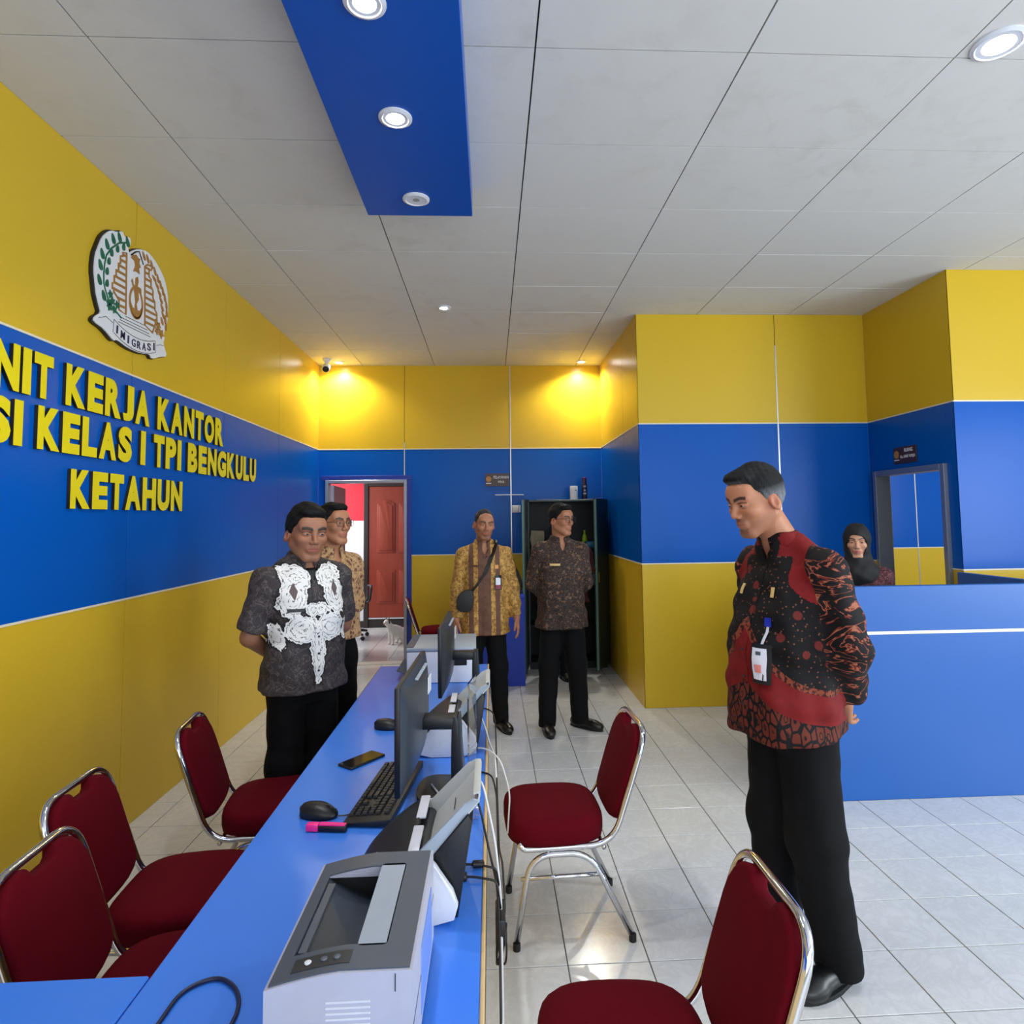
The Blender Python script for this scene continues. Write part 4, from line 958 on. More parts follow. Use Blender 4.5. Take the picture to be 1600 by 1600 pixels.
def surf(fn, lo, hi, h):
    """surface nets on a grid, evaluated only near the surface"""
    lo = np.array(lo, np.float32); hi = np.array(hi, np.float32); B = 5
    nb = np.ceil((hi - lo) / (h * B)).astype(int); n = nb * B + 1
    ax = [lo[i] + h * np.arange(n[i], dtype=np.float32) for i in range(3)]
    bc = [lo[i] + h * B * (np.arange(nb[i], dtype=np.float32) + .5) for i in range(3)]
    G = np.stack(np.meshgrid(*bc, indexing='ij'), -1).reshape(-1, 3)
    dc = fn(G).reshape(nb); near = np.abs(dc) < h * B * 1.25 + .004
    D = np.repeat(np.repeat(np.repeat(np.sign(dc), B, 0), B, 1), B, 2).astype(np.float32)
    D = np.pad(D, ((0, 1),) * 3, mode='edge')
    m = np.repeat(np.repeat(np.repeat(near, B, 0), B, 1), B, 2); m = np.pad(m, ((0, 1),) * 3, mode='edge')
    mm = m.copy()
    for a in range(3):
        s0 = [slice(None)] * 3; s1 = [slice(None)] * 3; s0[a] = slice(1, None); s1[a] = slice(None, -1)
        mm[tuple(s0)] |= m[tuple(s1)]; m = mm.copy()
    idx = np.nonzero(mm); Pn = np.stack([ax[i][idx[i]] for i in range(3)], -1)
    D[idx] = fn(Pn)
    S = D < 0
    c = [S[i:n[0] - 1 + i, j:n[1] - 1 + j, k:n[2] - 1 + k] for i in (0, 1) for j in (0, 1) for k in (0, 1)]
    cnt = sum(x.astype(np.int8) for x in c); act = (cnt > 0) & (cnt < 8)
    ci = np.stack(np.nonzero(act), -1); N = len(ci)
    vid = -np.ones(act.shape, np.int64); vid[act] = np.arange(N)
    acc = np.zeros((N, 3), np.float32); num = np.zeros(N, np.float32)
    offs = [(0, 0, 0), (0, 0, 1), (0, 1, 0), (0, 1, 1), (1, 0, 0), (1, 0, 1), (1, 1, 0), (1, 1, 1)]
    val = [D[ci[:, 0] + o[0], ci[:, 1] + o[1], ci[:, 2] + o[2]] for o in offs]
    for a in range(8):
        for b in range(a + 1, 8):
            oa, ob = np.array(offs[a]), np.array(offs[b])
            if np.abs(oa - ob).sum() != 1: continue
            va, vb = val[a], val[b]; x = (va < 0) != (vb < 0)
            t = np.where(x, va / np.where(x, va - vb, 1), 0)
            p = oa + t[:, None] * (ob - oa); acc[x] += p[x]; num[x] += 1
    Vv = lo + h * (ci + acc / num[:, None])
    F = []
    for a in range(3):
        s0 = [slice(1, n[i] - 1) for i in range(3)]; s0[a] = slice(0, n[a] - 1); s1 = list(s0); s1[a] = slice(1, n[a])
        A, Bq = S[tuple(s0)], S[tuple(s1)]; e = np.stack(np.nonzero(A != Bq), -1)
        if len(e) == 0: continue
        flip = A[tuple(e.T)]; e = e + np.array([0 if i == a else 1 for i in range(3)])
        u, v = (a + 1) % 3, (a + 2) % 3
        def g_(du, dv):
            q = e.copy(); q[:, u] -= du; q[:, v] -= dv; return vid[tuple(q.T)]
        q = np.stack([g_(1, 1), g_(0, 1), g_(0, 0), g_(1, 0)], -1)
        q[~flip] = q[~flip][:, ::-1]; F.append(q)
    return Vv, np.concatenate(F)
def np_mesh(name, Vv, F, attrs=None, col=None):
    me = bpy.data.meshes.new(name); nv, nf = len(Vv), len(F)
    me.vertices.add(nv); me.vertices.foreach_set('co', np.asarray(Vv, np.float32).ravel())
    me.loops.add(nf * 4); me.loops.foreach_set('vertex_index', np.asarray(F, np.int32).ravel())
    me.polygons.add(nf); me.polygons.foreach_set('loop_start', np.arange(0, nf * 4, 4, dtype=np.int32)); me.polygons.foreach_set('use_smooth', np.ones(nf, bool))
    me.update(calc_edges=True); me.validate()
    for k, v in (attrs or {}).items():
        at_ = me.attributes.new(k, 'FLOAT', 'POINT'); at_.data.foreach_set('value', np.asarray(v, np.float32))
    if col is not None:
        ca = me.color_attributes.new('Col', 'FLOAT_COLOR', 'POINT'); ca.data.foreach_set('color', np.c_[col, np.ones(len(col))].astype(np.float32).ravel())
    return me
def hit_front(fn, xs, zs, y0=-.6, y1=.1, n=180):
    """first surface point along +Y for each (x,z)"""
    xs = np.asarray(xs, np.float32).ravel(); zs = np.asarray(zs, np.float32).ravel(); ys = np.linspace(y0, y1, n, dtype=np.float32)
    P = np.stack([np.repeat(xs, n), np.tile(ys, len(xs)), np.repeat(zs, n)], -1); d = fn(P).reshape(len(xs), n)
    i = np.argmax(d < 0, axis=1); i = np.maximum(i, 1); a = d[np.arange(len(xs)), i - 1]; b = d[np.arange(len(xs)), i]
    return ys[i - 1] + (ys[1] - ys[0]) * a / np.maximum(a - b, 1e-6)
def decal(fn, name, x0, x1, z0, z1, mat, parent, off=.002, th=.002, nx=4, nz=6, skew=0.0, shape=None):
    """thin patch lying on the front of a garment"""
    U, Vq = np.meshgrid(np.linspace(0, 1, nx + 1), np.linspace(0, 1, nz + 1), indexing='ij')
    X = x0 + (x1 - x0) * U + skew * (Vq - .5); Z = z0 + (z1 - z0) * Vq
    if shape is not None: X, Z = shape(U, Vq)
    Y = hit_front(fn, X, Z).reshape(X.shape) - off
    m = MB(); m.grid(lambda u, v: (float(X[round(u * nx), round(v * nz)]), float(Y[round(u * nx), round(v * nz)]), float(Z[round(u * nx), round(v * nz)])), nx, nz, -th)
    return m.build(name, mat, parent)
# ------------------------------------------------------------------ head, hand, hair
def head_sdf(P, female=False):
    """head frame: front -Y, up +Z, origin mid-head; chin -0.115, crown +0.12"""
    w = .94 if female else 1.0
    x = np.abs(P[:, 0]); Q = np.stack([x, P[:, 1], P[:, 2]], -1)
    d = ell(Q, (0, .014, .034), (.073 * w, .094, .086))
    d = smin(d, ell(Q, (0, -.022, -.03), (.060 * w, .066, .080)), .03)
    d = smin(d, rcone(Q, (.050 * w, .01, -.045), (.020, -.058, -.096), .022, .018), .022)
    d = smin(d, rcone(Q, (0, -.066, -.096), (.012, -.064, -.098), .018, .016), .018)
    d = smin(d, ell(Q, (0, -.066, .045), (.056 * w, .028, .040)), .03)
    d = smin(d, ell(Q, (.040 * w, -.060, -.018), (.023, .024, .020)), .022)            # cheekbone
    d = smin(d, rcone(Q, (.012, -.088, .024), (.046 * w, -.074, .027), .007, .006), .014)  # brow
    d = smax(d, -ell(Q, (.031, -.098, .006), (.020, .014, .011)), .012)                  # eye socket
    d = smin(d, ell(Q, (.031, -.076, .006), (.017, .014, .012)), .004)                    # lids and ball
    d = smin(d, rcone(Q, (0, -.086, .016), (0, -.105, -.026), .0075, .0105), .010)       # nose
    d = smin(d, ell(Q, (.011, -.096, -.031), (.009, .010, .008)), .006)
    d = smin(d, ell(Q, (0, -.079, -.060), (.026, .016, .020)), .012)                      # mouth mound
    d = smin(d, rcone(Q, (0, -.0925, -.0555), (.020, -.082, -.059), .0055, .003), .004)
    d = smin(d, rcone(Q, (0, -.0915, -.0665), (.018, -.082, -.064), .0062, .003), .004)
    d = smax(d, -rcone(Q, (0, -.098, -.0605), (.022, -.088, -.061), .0022, .0018), .003)
    ear = ell(Q, (.077 * w, .012, -.006), (.011, .020, .033), rotm(0, 12, -14)); ear = smax(ear, -ell(Q, (.088 * w, .006, -.002), (.008, .010, .018)), .006)
    d = smin(d, ear, .008)
    return d
def neck_sdf(P, a, b, r0=.056, r1=.062): return rcone(P, a, b, r0, r1)
def head_color(Pl, skin, lip=(150, 78, 66), brow=(30, 24, 22), stubble=0.0, brow_w=1.0):
    """Pl head-frame coordinates"""
    c = np.tile(np.array(srgb(skin)), (len(Pl), 1)); x, y, z = np.abs(Pl[:, 0]), Pl[:, 1], Pl[:, 2]
    def blend(m, rgb): c[:] = c * (1 - m[:, None]) + np.array(srgb(rgb)) * m[:, None]
    red = np.exp(-((x - .04) / .02) ** 2 - ((z + .02) / .025) ** 2) * (y < -.03) * .12; blend(red, (176, 96, 74))
    blend(np.exp(-((x - .078) / .012) ** 2) * (np.abs(z) < .045) * .35 * (y > -.03), (170, 86, 66))
    blend((np.exp(-((x / .023) ** 4) - ((z + .061) / .0095) ** 4) * (y < -.07)) * .85, lip)
    bz = .026 + .006 * np.sin(np.clip((x - .012) / .036, 0, 1) * 2.4)
    blend(np.clip(1.6 * np.exp(-((z - bz) / (.0052 * brow_w)) ** 4) * (x > .010) * (x < .052), 0, .92) * (y < -.04), brow)
    blend(np.exp(-((z - .0125 - .003 * np.cos((x - .031) / .017 * 1.5)) / .0022) ** 2) * (np.abs(x - .031) < .017) * (y < -.06) * .8, (34, 24, 20))
    if stubble:
        m = (np.clip((-.030 - z) / .03, 0, 1) * (y < .01) * np.clip(1.2 - np.exp(-((x / .030) ** 4 + ((z + .061) / .012) ** 4)) * 1.2, 0, 1)); blend(m * stubble, (60, 48, 44))
        blend(np.exp(-((z + .046) / .006) ** 2) * (x < .026) * (y < -.07) * stubble * 1.6, (50, 40, 36)); blend(np.exp(-((z + .088) / .014) ** 2) * (x < .022) * (y < -.05) * min(1, stubble * 1.7), (46, 38, 36))
    return c
def hair_sdf(P, style):
    top = style.get('top', .008); x = np.abs(P[:, 0]); y, z = P[:, 1], P[:, 2]
    Q = np.stack([x, y, z], -1)
    side = style.get('side', .005)
    d = ell(Q, (0, .016, .036), (.0745 + side, .0955 + side * .8, .087 + top))
    if style.get('quiff'): d = smin(d, ell(Q, (0, -.05, .098), (.055, .045, .026)), .02)
    yk = np.array([-.12, -.085, -.06, -.035, -.012, .008, .028, .06, .12]); zk = np.array(style.get('line', [.082, .078, .070, .052, .0, -.012, .012, -.045, -.058]))
    zl = np.interp(y, yk, zk); fr = np.interp(x, [0, .035, .06, .08], [.0, .0, -.008, -.014]) * (y < -.03)
    d = smax(d, (zl + fr - z), .006)
    nz = np.sin(P[:, 0] * 260 + P[:, 1] * 60) * np.sin(P[:, 1] * 210 + P[:, 2] * 130 + 1.3) * .0012 + np.sin(P[:, 0] * 120 + P[:, 2] * 90) * .001
    return d + nz
def hand_sdf(P, side=1, curl=1.0):
    """hand frame: wrist at origin, fingers towards -Z, palm faces +Y, thumb on side*-X"""
    Q = P.copy(); Q[:, 0] *= side
    d = rcone(Q, (0, 0, .02), (0, 0, -.012), .029, .026)
    for x0, x1 in ((-.028, -.024), (-.009, -.008), (.010, .009), (.028, .024)): d = smin(d, rcone(Q, (x1 * .8, .0, -.015), (x0, .0, -.088), .0165, .0125), .012)
    for xf, L, sp in ((-.030, .072, -.06), (-.010, .080, -.02), (.010, .075, .02), (.029, .060, .07)):
        p = np.array([xf, 0., -.088]); a = math.radians(14 * curl); f = None; rr = [.0092, .0088, .0080, .0068]; pts = [p]
        for s, da in ((.44, 16), (.32, 26), (.24, 20)):
            p = p + L * s * np.array([sp * .6, math.sin(a), -math.cos(a)]); pts.append(p); a += math.radians(da * curl)
        d = smin(d, chain(Q, pts, rr, .003), .0035)
    d = smin(d, chain(Q, [(-.020, .004, -.020), (-.042, .012, -.046), (-.052, .020, -.076), (-.050, .028, -.100)], [.014, .0125, .0100, .0080], .004), .008)
    return d
M_SKIN = NT('skin'); _a = M_SKIN.attr('Col'); _n = M_SKIN.noise(M_SKIN.coord('Object'), 90, 3); M_SKIN.bump(_n, .08, .002)
M_SKIN = M_SKIN.out(_a.outputs['Color'], .5, 0, Specular_IOR_Level=.35, Subsurface_Weight=.08, Subsurface_Radius=(.4, .15, .08), Subsurface_Scale=.01)
def mat_hair(name, rgb, rgb2=None, line=None):
    t = NT(name); v = t.coord('Object', (90, 90, 30)); n1 = t.noise(v, 3, 3); t.bump(n1, .6, .004)
    return t.out(t.mix(n1, srgb(rgb), srgb(rgb2 or tuple(min(255, c * 1.8) for c in rgb))), .65, 0, Specular_IOR_Level=.2)
M_HAIR = mat_hair('black_hair', (6, 6, 7), (16, 15, 16))
M_TROU = simple('black_trouser_cloth', (7, 7, 9), .85, bump=.25, scale=400, Specular_IOR_Level=.2)
M_SHOE = simple('black_leather', (10, 10, 11), .35); M_SOLE = simple('black_sole', (16, 16, 18), .7)
def make_mat_eye():
    t = NT('eye'); a = t.attr('Col'); return t.out(a.outputs['Color'], .12)
M_EYE = make_mat_eye()
def eye_mesh(r=.0122, look=(0, 0)):
    n, m = 20, 14; Vv = []; F = []; C = []
    lx, lz = look; L = np.array([math.sin(lx), -math.cos(lx) * math.cos(lz), math.sin(lz)])
    for i in range(m + 1):
        th = math.pi * i / m
        for k in range(n):
            ph = 2 * math.pi * k / n; p = np.array([math.sin(th) * math.cos(ph), -math.cos(th), math.sin(th) * math.sin(ph)]); Vv.append(p * r)
            a = math.acos(max(-1, min(1, float(p @ L)))); C.append(srgb((8, 6, 6)) if a < .30 else srgb((30, 18, 14)) if a < .62 else srgb((176, 168, 162)))
    for i in range(m):
        for k in range(n): F.append((i * n + k, i * n + (k + 1) % n, (i + 1) * n + (k + 1) % n, (i + 1) * n + k))
    me = np_mesh('eye', np.array(Vv), np.array(F), col=np.array(C)); me.materials.append(M_EYE); return me
EYE = eye_mesh()
def folds(P, amp=1.0, seed=0.0, hem=None):
    x, y, z = P[:, 0], P[:, 1], P[:, 2]
    d = .0030 * np.sin(x * 31 + z * 17 + y * 12 + seed) + .0026 * np.sin(z * 39 - x * 21 + y * 17 + 1.7 * seed) + .0020 * np.sin((x + y) * 47 + z * 9 + seed * 2.3) + .0016 * np.sin(z * 71 + x * 33 + seed)
    if hem is not None: d = d + .005 * np.clip((hem + .30 - z) / .30, 0, 1) * np.sin(np.arctan2(y + .02, x) * 7 + seed)
    return d * amp
# ------------------------------------------------------------------ a person
def person(spec):
    """spec in person-local coordinates (front -Y, +X = the person's left), metres"""
    g_ = spec.get; s = g_('scale', 1.0); skin = g_('skin', (168, 112, 82)); hb, hh, hs = g_('res', (.010, .0035, .007))
    def SC_(p): return tuple(v * s for v in p)
    hc = np.array(SC_(g_('head', (0, -.015, 1.585))), np.float32); HR = rotm(*g_('head_rot', (0, 0, 0))); hsz = g_('head_size', 1.0) * s
    neck0 = hc + HR @ np.array([0, .022, -.055], np.float32) * hsz; neck1 = np.array(SC_(g_('neck', (0, .022, 1.43))), np.float32)
    tors = [tuple(v * s for v in r) for r in spec['torso']]
    legs = [[np.array(SC_(p), np.float32) for p in L] for L in spec['legs']]
    arms = [[np.array(SC_(p), np.float32) for p in A] for A in spec['arms']]     # shoulder, elbow, wrist
    hems = spec['hem'] * s; lr = g_('leg_r', (.093, .074, .060)); sr = g_('sleeve_r', (.064, .056, .046)); sc_end = g_('sleeve_end', 1.0); belly = g_('extra')
    female = g_('female', False)
    # ---- body
    btab = [(z + (.10 * s if i == 0 else 0), cx, cy, a - .020 * s, b - .020 * s) for i, (z, cx, cy, a, b) in enumerate(tors)]; fwx = np.array([1 / g_('face_w', 1.0), 1, 1], np.float32)
    def body(P):
        d = loft(P, btab, 2.2)
        for L in legs: d = smin(d, chain(P, L, [.085 * s, .056 * s, .040 * s], .02), .03)
        for A in arms: d = smin(d, chain(P, A, [.048 * s, .041 * s, .029 * s], .015), .02)
        d = smin(d, neck_sdf(P, neck0, neck1, .055 * hsz, .060 * s), .03)
        return d
    def headneck(P):
        Pl = ((P - hc) @ HR) / hsz * fwx
        return smin(head_sdf(Pl, female) * hsz, neck_sdf(P, neck0, neck1, .055 * hsz, .060 * s), .02 * s)
    allp = np.array([*sum(legs, []), *sum(arms, []), neck1, hc]); lo = allp.min(0) - .22; hi = allp.max(0) + .22; lo[2] = .02
    zc = float(neck1[2]) + .012
    Vb, Fb = surf(lambda P: smax(body(P), P[:, 2] - zc, .004), lo, (hi[0], hi[1], zc + .03), hb)
    cb = np.tile(np.array(srgb(skin)), (len(Vb), 1))
    Vh, Fh = surf(lambda P: np.maximum(headneck(P), neck1[2] - .035 - P[:, 2]), hc - .19 * hsz, hc + .16 * hsz, hh) if True else None
    ch_ = head_color(((Vh - hc) @ HR) / hsz * fwx, skin, **g_('face', {}))
    parts = [(Vb, Fb, cb), (Vh, Fh, ch_)]
    for i, A in enumerate(arms):
        side = 1 if i == 1 else -1      # arms[0] = right hand side (-X), arms[1] = left (+X)
        w, e = A[2], A[1]; dz = e - w; dz /= np.linalg.norm(dz)
        pn = np.array(g_('palm', [(1, 0, 0), (-1, 0, 0)])[i], np.float32); pn = pn - dz * (pn @ dz); pn /= np.linalg.norm(pn); xx = np.cross(pn, dz)
        R = np.stack([xx, pn, dz], -1); o = w
        def hf(P, R=R, o=o, side=side): return hand_sdf(((P - o) @ R) / (s * .97), side, g_('curl', 1.0)) * s * .97
        c0 = w - dz * .08 * s
        Vq, Fq = surf(hf, c0 - .15 * s, c0 + .15 * s, g_('hand_res', .0045)); parts.append((Vq, Fq, np.tile(np.array(srgb(skin)) * .95, (len(Vq), 1))))
    off = 0; VV = []; FF = []; CC = []
    for a, b, c in parts: VV.append(a); FF.append(b + off); CC.append(c); off += len(a)
    me = np_mesh('person', np.concatenate(VV), np.concatenate(FF), col=np.concatenate(CC)); me.materials.append(M_SKIN)
    o = link('person', me, None, None, spec['loc'], (0, 0, math.radians(spec['rot']))); tag(o, spec['label'], 'person', g_('group'))
    # ---- eyes
    Rm = Matrix(HR.tolist())
    if g_('eyes', True):
        for sx_ in (-1, 1):
            p = hc + HR @ np.array([sx_ * .031 * g_('face_w', 1.0), -.0785, .0055], np.float32) * hsz
            e = link('eye', EYE, None, o, p.tolist()); e.rotation_euler = Rm.to_euler(); e.scale = (hsz * 1.10, hsz * 1.04, hsz * .50)
            e.rotation_euler = (Rm @ Matrix.Rotation(g_('look', 0), 3, 'Z')).to_euler()
    # ---- hair
    if g_('hair') is not None:
        st = spec['hair']; Vr, Fr = surf(lambda P: hair_sdf(((P - hc) @ HR) / hsz * fwx, st) * hsz, hc - .15 * hsz, hc + .17 * hsz, g_('hair_res', .004))
        Pl = ((Vr - hc) @ HR) / hsz; hm = np_mesh('hair', Vr, Fr, attrs={'hx': Pl[:, 0], 'hy': Pl[:, 1], 'hz': Pl[:, 2]}); hm.materials.append(st.get('mat', M_HAIR)); link('hair', hm, None, o)
    # ---- shirt
    nk = float(neck1[2])
    def sleeves(P, end=sc_end):
        d = None
        for A in arms:
            pts = [A[0], A[1]] if end <= 0 else [A[0], A[1], A[1] + (A[2] - A[1]) * end]
            if end < 0: pts = [A[0], A[0] + (A[1] - A[0]) * (-end)]
            rad = [sr[0] * s, sr[1] * s, sr[2] * s][:len(pts)]
            e = chain(P, pts, rad, .02 * s)
            v = pts[-1] - pts[-2]; v /= np.linalg.norm(v); e = smax(e, (P - pts[-1]) @ v, .004)     # flat cuff
            d = e if d is None else np.minimum(d, e)
        return d
    def shirt(P):
        d = loft(P, tors, g_('boxy', 2.4), .012)
        for A in arms:
            sx_ = np.sign(A[0][0]); d = smin(d, rcone(P, (neck1[0] + sx_ * .050 * s, neck1[1] + .012 * s, nk - .014 * s), A[0] + np.array([-sx_ * .004, 0, .004], np.float32) * s, .036 * s, .050 * s), .035 * s)
        if belly: d = smin(d, ell(P, SC_(belly[0]), SC_(belly[1])), .06)
        d = smin(d, sleeves(P), g_('armpit', .03) * s)
        d = d + folds(P, g_('fold', 1.0), g_('seed', 1.0), hems)
        d = smax(d, hems + g_('hem_tilt', 0) * (P[:, 1]) - P[:, 2], .004)
        vx = np.abs(P[:, 0] - neck1[0]) - np.clip((P[:, 2] - (nk - g_('vneck', .085) * s)) * .48, -.05, .07)      # v opening
        d = smax(d, -np.maximum(np.maximum(vx, P[:, 1] - (neck1[1] - .02)), -(P[:, 2] - (nk - g_('vneck', .085) * s))), .004)
        return d
    Vs, Fs = surf(shirt, lo, (hi[0], hi[1], nk + .06), hs)
    sl = sleeves(Vs); tr_ = loft(Vs, tors, 2.4)
    shirt_attr = {'sleeve': np.clip(.5 + (tr_ - sl) / (.03 * s), 0, 1)}
    if g_('attrs'): shirt_attr.update(g_('attrs')(Vs / s))
    sm = np_mesh('shirt', Vs, Fs, attrs=shirt_attr); sm.materials.append(spec['shirt']); so = link('shirt', sm, None, o)
    def paint(ob):
        n_ = len(ob.data.vertices); co = np.zeros(n_ * 3, np.float32); ob.data.vertices.foreach_get('co', co); co = co.reshape(-1, 3)
        if g_('attrs'):
            for k_, v_ in g_('attrs')(co / s).items(): ob.data.attributes.new(k_, 'FLOAT', 'POINT').data.foreach_set('value', np.asarray(v_, np.float32))
        return ob
    # ---- collar
    if g_('collar', True):
        ax_ = (neck0 - neck1); ax_ /= np.linalg.norm(ax_); cl_h = g_('collar_h', .034) * s; c0 = neck1 + np.array([0, .0, .004 * s], np.float32)
        rx, ry = .070 * s, .069 * s
        def coll(u, v):
            ph = math.radians(g_('collar_open', 16) + (360 - 2 * g_('collar_open', 16)) * u); fr = max(0, math.cos(ph)) ** 3; back = max(0, -math.cos(ph))
            if v < .4: t = v / .4; rr = 1.0 - .05 * t; zz = (-.012 + t * 1.0) * cl_h * (1 + .3 * back) - fr * .018 * s
            else: t = (v - .4) / .6; rr = .95 + .26 * t; zz = cl_h * (1 + .3 * back) - t * (cl_h * 1.05 + .05 * s * fr ** .6 * (1 if abs(math.sin(ph)) > .2 else .9)) - fr * .018 * s + .004 * s * math.sin(math.pi * t)
            p = c0 + np.array([math.sin(ph) * rx * rr, -math.cos(ph) * ry * rr - fr * t * .018 * s if v >= .4 else -math.cos(ph) * ry * rr, 0]) + ax_ * zz
            return tuple(float(q) for q in p)
        paint(MB().grid(coll, 40, 10, .003).build('collar', g_('collar_mat', spec['shirt']), so, smooth=True))
    if g_('placket', True):
        zt_ = nk - g_('vneck', .085) * s
        paint(decal(shirt, 'placket', -.016 * s, .016 * s, hems + .01, zt_, g_('placket_mat', spec['shirt']), so, .0012, .0012, 2, 40))
        bm_ = g_('button_mat', M_DARKP)
        for k in range(6):
            zz = hems + .10 + (zt_ - hems - .12) * k / 5; yy = float(hit_front(shirt, [0.0], [zz])[0])
            MB().lathe([(.0055, 0), (.0055, .002), (.001, .003)], 10, Matrix.Translation((0, yy - .002, zz)) @ Matrix.Rotation(math.pi / 2, 4, 'X')).build('button', bm_, so)
    if g_('under') is not None:
        utab = [(z, cx, cy, a - .010 * s, b - .010 * s) for z, cx, cy, a, b in tors[3:]]
        Vu, Fu = surf(lambda P: smax(smin(loft(P, utab, 2.2), neck_sdf(P, neck0, neck1, .058 * s, .064 * s), .02), P[:, 2] - (nk - .022 * s) - P[:, 1] * .3, .004), lo, (hi[0], hi[1], nk + .06), hs * 1.3)
        um = np_mesh('undershirt', Vu, Fu); um.materials.append(g_('under')); link('undershirt', um, None, o)
    # ---- trousers
    zw = g_('waist', 1.0) * s
    ptab = [(z, cx, cy, a, b) for z, cx, cy, a, b in [tuple(v * s for v in r) for r in spec['pelvis']]]
    def trousers(P):
        d = loft(P, ptab, 2.3, .015)
        for L in legs:
            v = L[2] - L[1]; ank = L[2] + np.array([0, .0, -.035 * s], np.float32)
            d = smin(d, chain(P, [L[0], L[1], ank], [r * s for r in lr], .04 * s), .025 * s)
        d = d + folds(P, .5, g_('seed', 1) + 3)
        return smax(d, .035 * s - P[:, 2], .006)
    Vt, Ft = surf(trousers, lo, (hi[0], hi[1], zw + .05), hs * 1.25); tm_ = np_mesh('trousers', Vt, Ft); tm_.materials.append(g_('trousers', M_TROU)); link('trousers', tm_, None, o)
    # ---- shoes
    for i, L in enumerate(legs):
        an = L[2]; ang = math.radians(g_('toes', (-12, 12))[i]); R = np.array([[math.cos(ang), -math.sin(ang), 0], [math.sin(ang), math.cos(ang), 0], [0, 0, 1]], np.float32)
        def shoe(P, an=an, R=R):
            q = (P - np.array([an[0], an[1], 0], np.float32)) @ R / s
            d = rcone(q, (0, .045, .045), (0, -.12, .034), .041, .040); d = smin(d, ell(q, (0, -.145, .030), (.043, .058, .034)), .02); d = smin(d, rcone(q, (0, .01, .06), (0, .01, .11), .045, .042), .03)
            return smax(d, .006 - q[:, 2], .006) * s
        Vq, Fq = surf(shoe, (an[0] - .28, an[1] - .28, 0), (an[0] + .28, an[1] + .28, .16), hs); sme = np_mesh('shoe', Vq, Fq); sme.materials.append(M_SHOE); sh = link('shoe', sme, None, o)
        pts = []
        for k in range(24):
            a = 2 * math.pi * k / 24; q = np.array([.043 * math.cos(a) * (1 - .12 * (math.sin(a) > 0)), -.05 + .150 * math.sin(a) * (1 if math.sin(a) < 0 else .95), 0]) * s; w = R @ q; pts.append((an[0] + w[0], an[1] + w[1]))
        MB().prism(pts, 0.0, .014 * s, None, .002).build('sole', M_SOLE, sh)
    return dict(o=o, so=so, shirt=shirt, hc=hc, HR=HR, hsz=hsz, s=s)
def mat_lens():
    t = NT('lens_glass'); return t.out((1, 1, 1), .02, 0, Transmission_Weight=1.0, IOR=1.02)
def glasses(pd, mat, w=.026, h=.019, lens=True):
    hc, HR, hs = pd['hc'], pd['HR'], pd['hsz']
    gp = bpy.data.objects.new('glasses', None); COL.objects.link(gp); gp.parent = pd['o']; gp.location = hc.tolist(); gp.rotation_euler = Matrix(HR.tolist()).to_euler(); gp.scale = (hs,) * 3
    for sx_ in (-1, 1):
        path = [(sx_ * .034 + w * abs(math.cos(a)) ** .6 * (1 if math.cos(a) > 0 else -1), -.1055 + .006 * abs(math.cos(a)), .004 + h * abs(math.sin(a)) ** .7 * (1 if math.sin(a) > 0 else -1)) for a in [2 * math.pi * k / 24 for k in range(24)]]
        MB().tube(path, .0014, 6, closed=True).build('rim', mat, gp)
        if lens:
            m = MB(); m._add([(p[0], p[1] + .0005, p[2]) for p in path], [tuple(range(24))]); m.build('lens', mat_lens() if 'lens_glass' not in MATS else MATS['lens_glass'], gp)
        MB().tube(fillet([(sx_ * (.034 + w), -.1, .010), (sx_ * .077, -.075, .012), (sx_ * .084, .0, .014), (sx_ * .083, .022, -.006)], .01), .0014, 6).build('temple', mat, gp)
    MB().tube([(-.008, -.106, .008), (0, -.108, .011), (.008, -.106, .008)], .0014, 6).build('bridge', mat, gp)
    return gp
# ------------------------------------------------------------------ batik cloths
def mat_batik_brown():
    t = NT('brown_swirl_batik'); v = t.coord('Object'); w = t.noise(v, 9, 2)
    n1 = t.noise(v, 17, 2, .5, 1.6); n2 = t.noise(v, 40, 2, .5, .8)
    band = t.math('ABSOLUTE', t.math('SINE', t.math('MULTIPLY', n1, 26)))
    l = t.ramp(band, [(.0, (1, 1, 1)), (.28, (0, 0, 0))]); dots = t.ramp(n2, [(.58, (0, 0, 0)), (.64, (1, 1, 1))])
    m = t.math('MAXIMUM', l, t.math('MULTIPLY', dots, .7))
    col = t.mix(t.math('MULTIPLY', m, t.math('MULTIPLY_ADD', w, .9, .35)), srgb((30, 20, 18)), srgb((136, 100, 74)))
    t.bump(t.noise(v, 400, 2), .15, .001); return t.out(col, .8)
def mat_batik_beige():
    t = NT('beige_floral_batik'); v = t.coord('Object'); vo = t.voro(v, 30); n1 = t.noise(v, 60, 2, .5, 1)
    fl = t.ramp(vo, [(.0, (1, 1, 1)), (.28, (1, 1, 1)), (.36, (0, 0, 0))]); base = t.mix(t.ramp(n1, [(.5, (0, 0, 0)), (.62, (1, 1, 1))]), srgb((176, 140, 98)), srgb((120, 84, 56)))
    return t.out(t.mix(t.math('MULTIPLY', fl, .85), base, srgb((86, 34, 32))), .8)
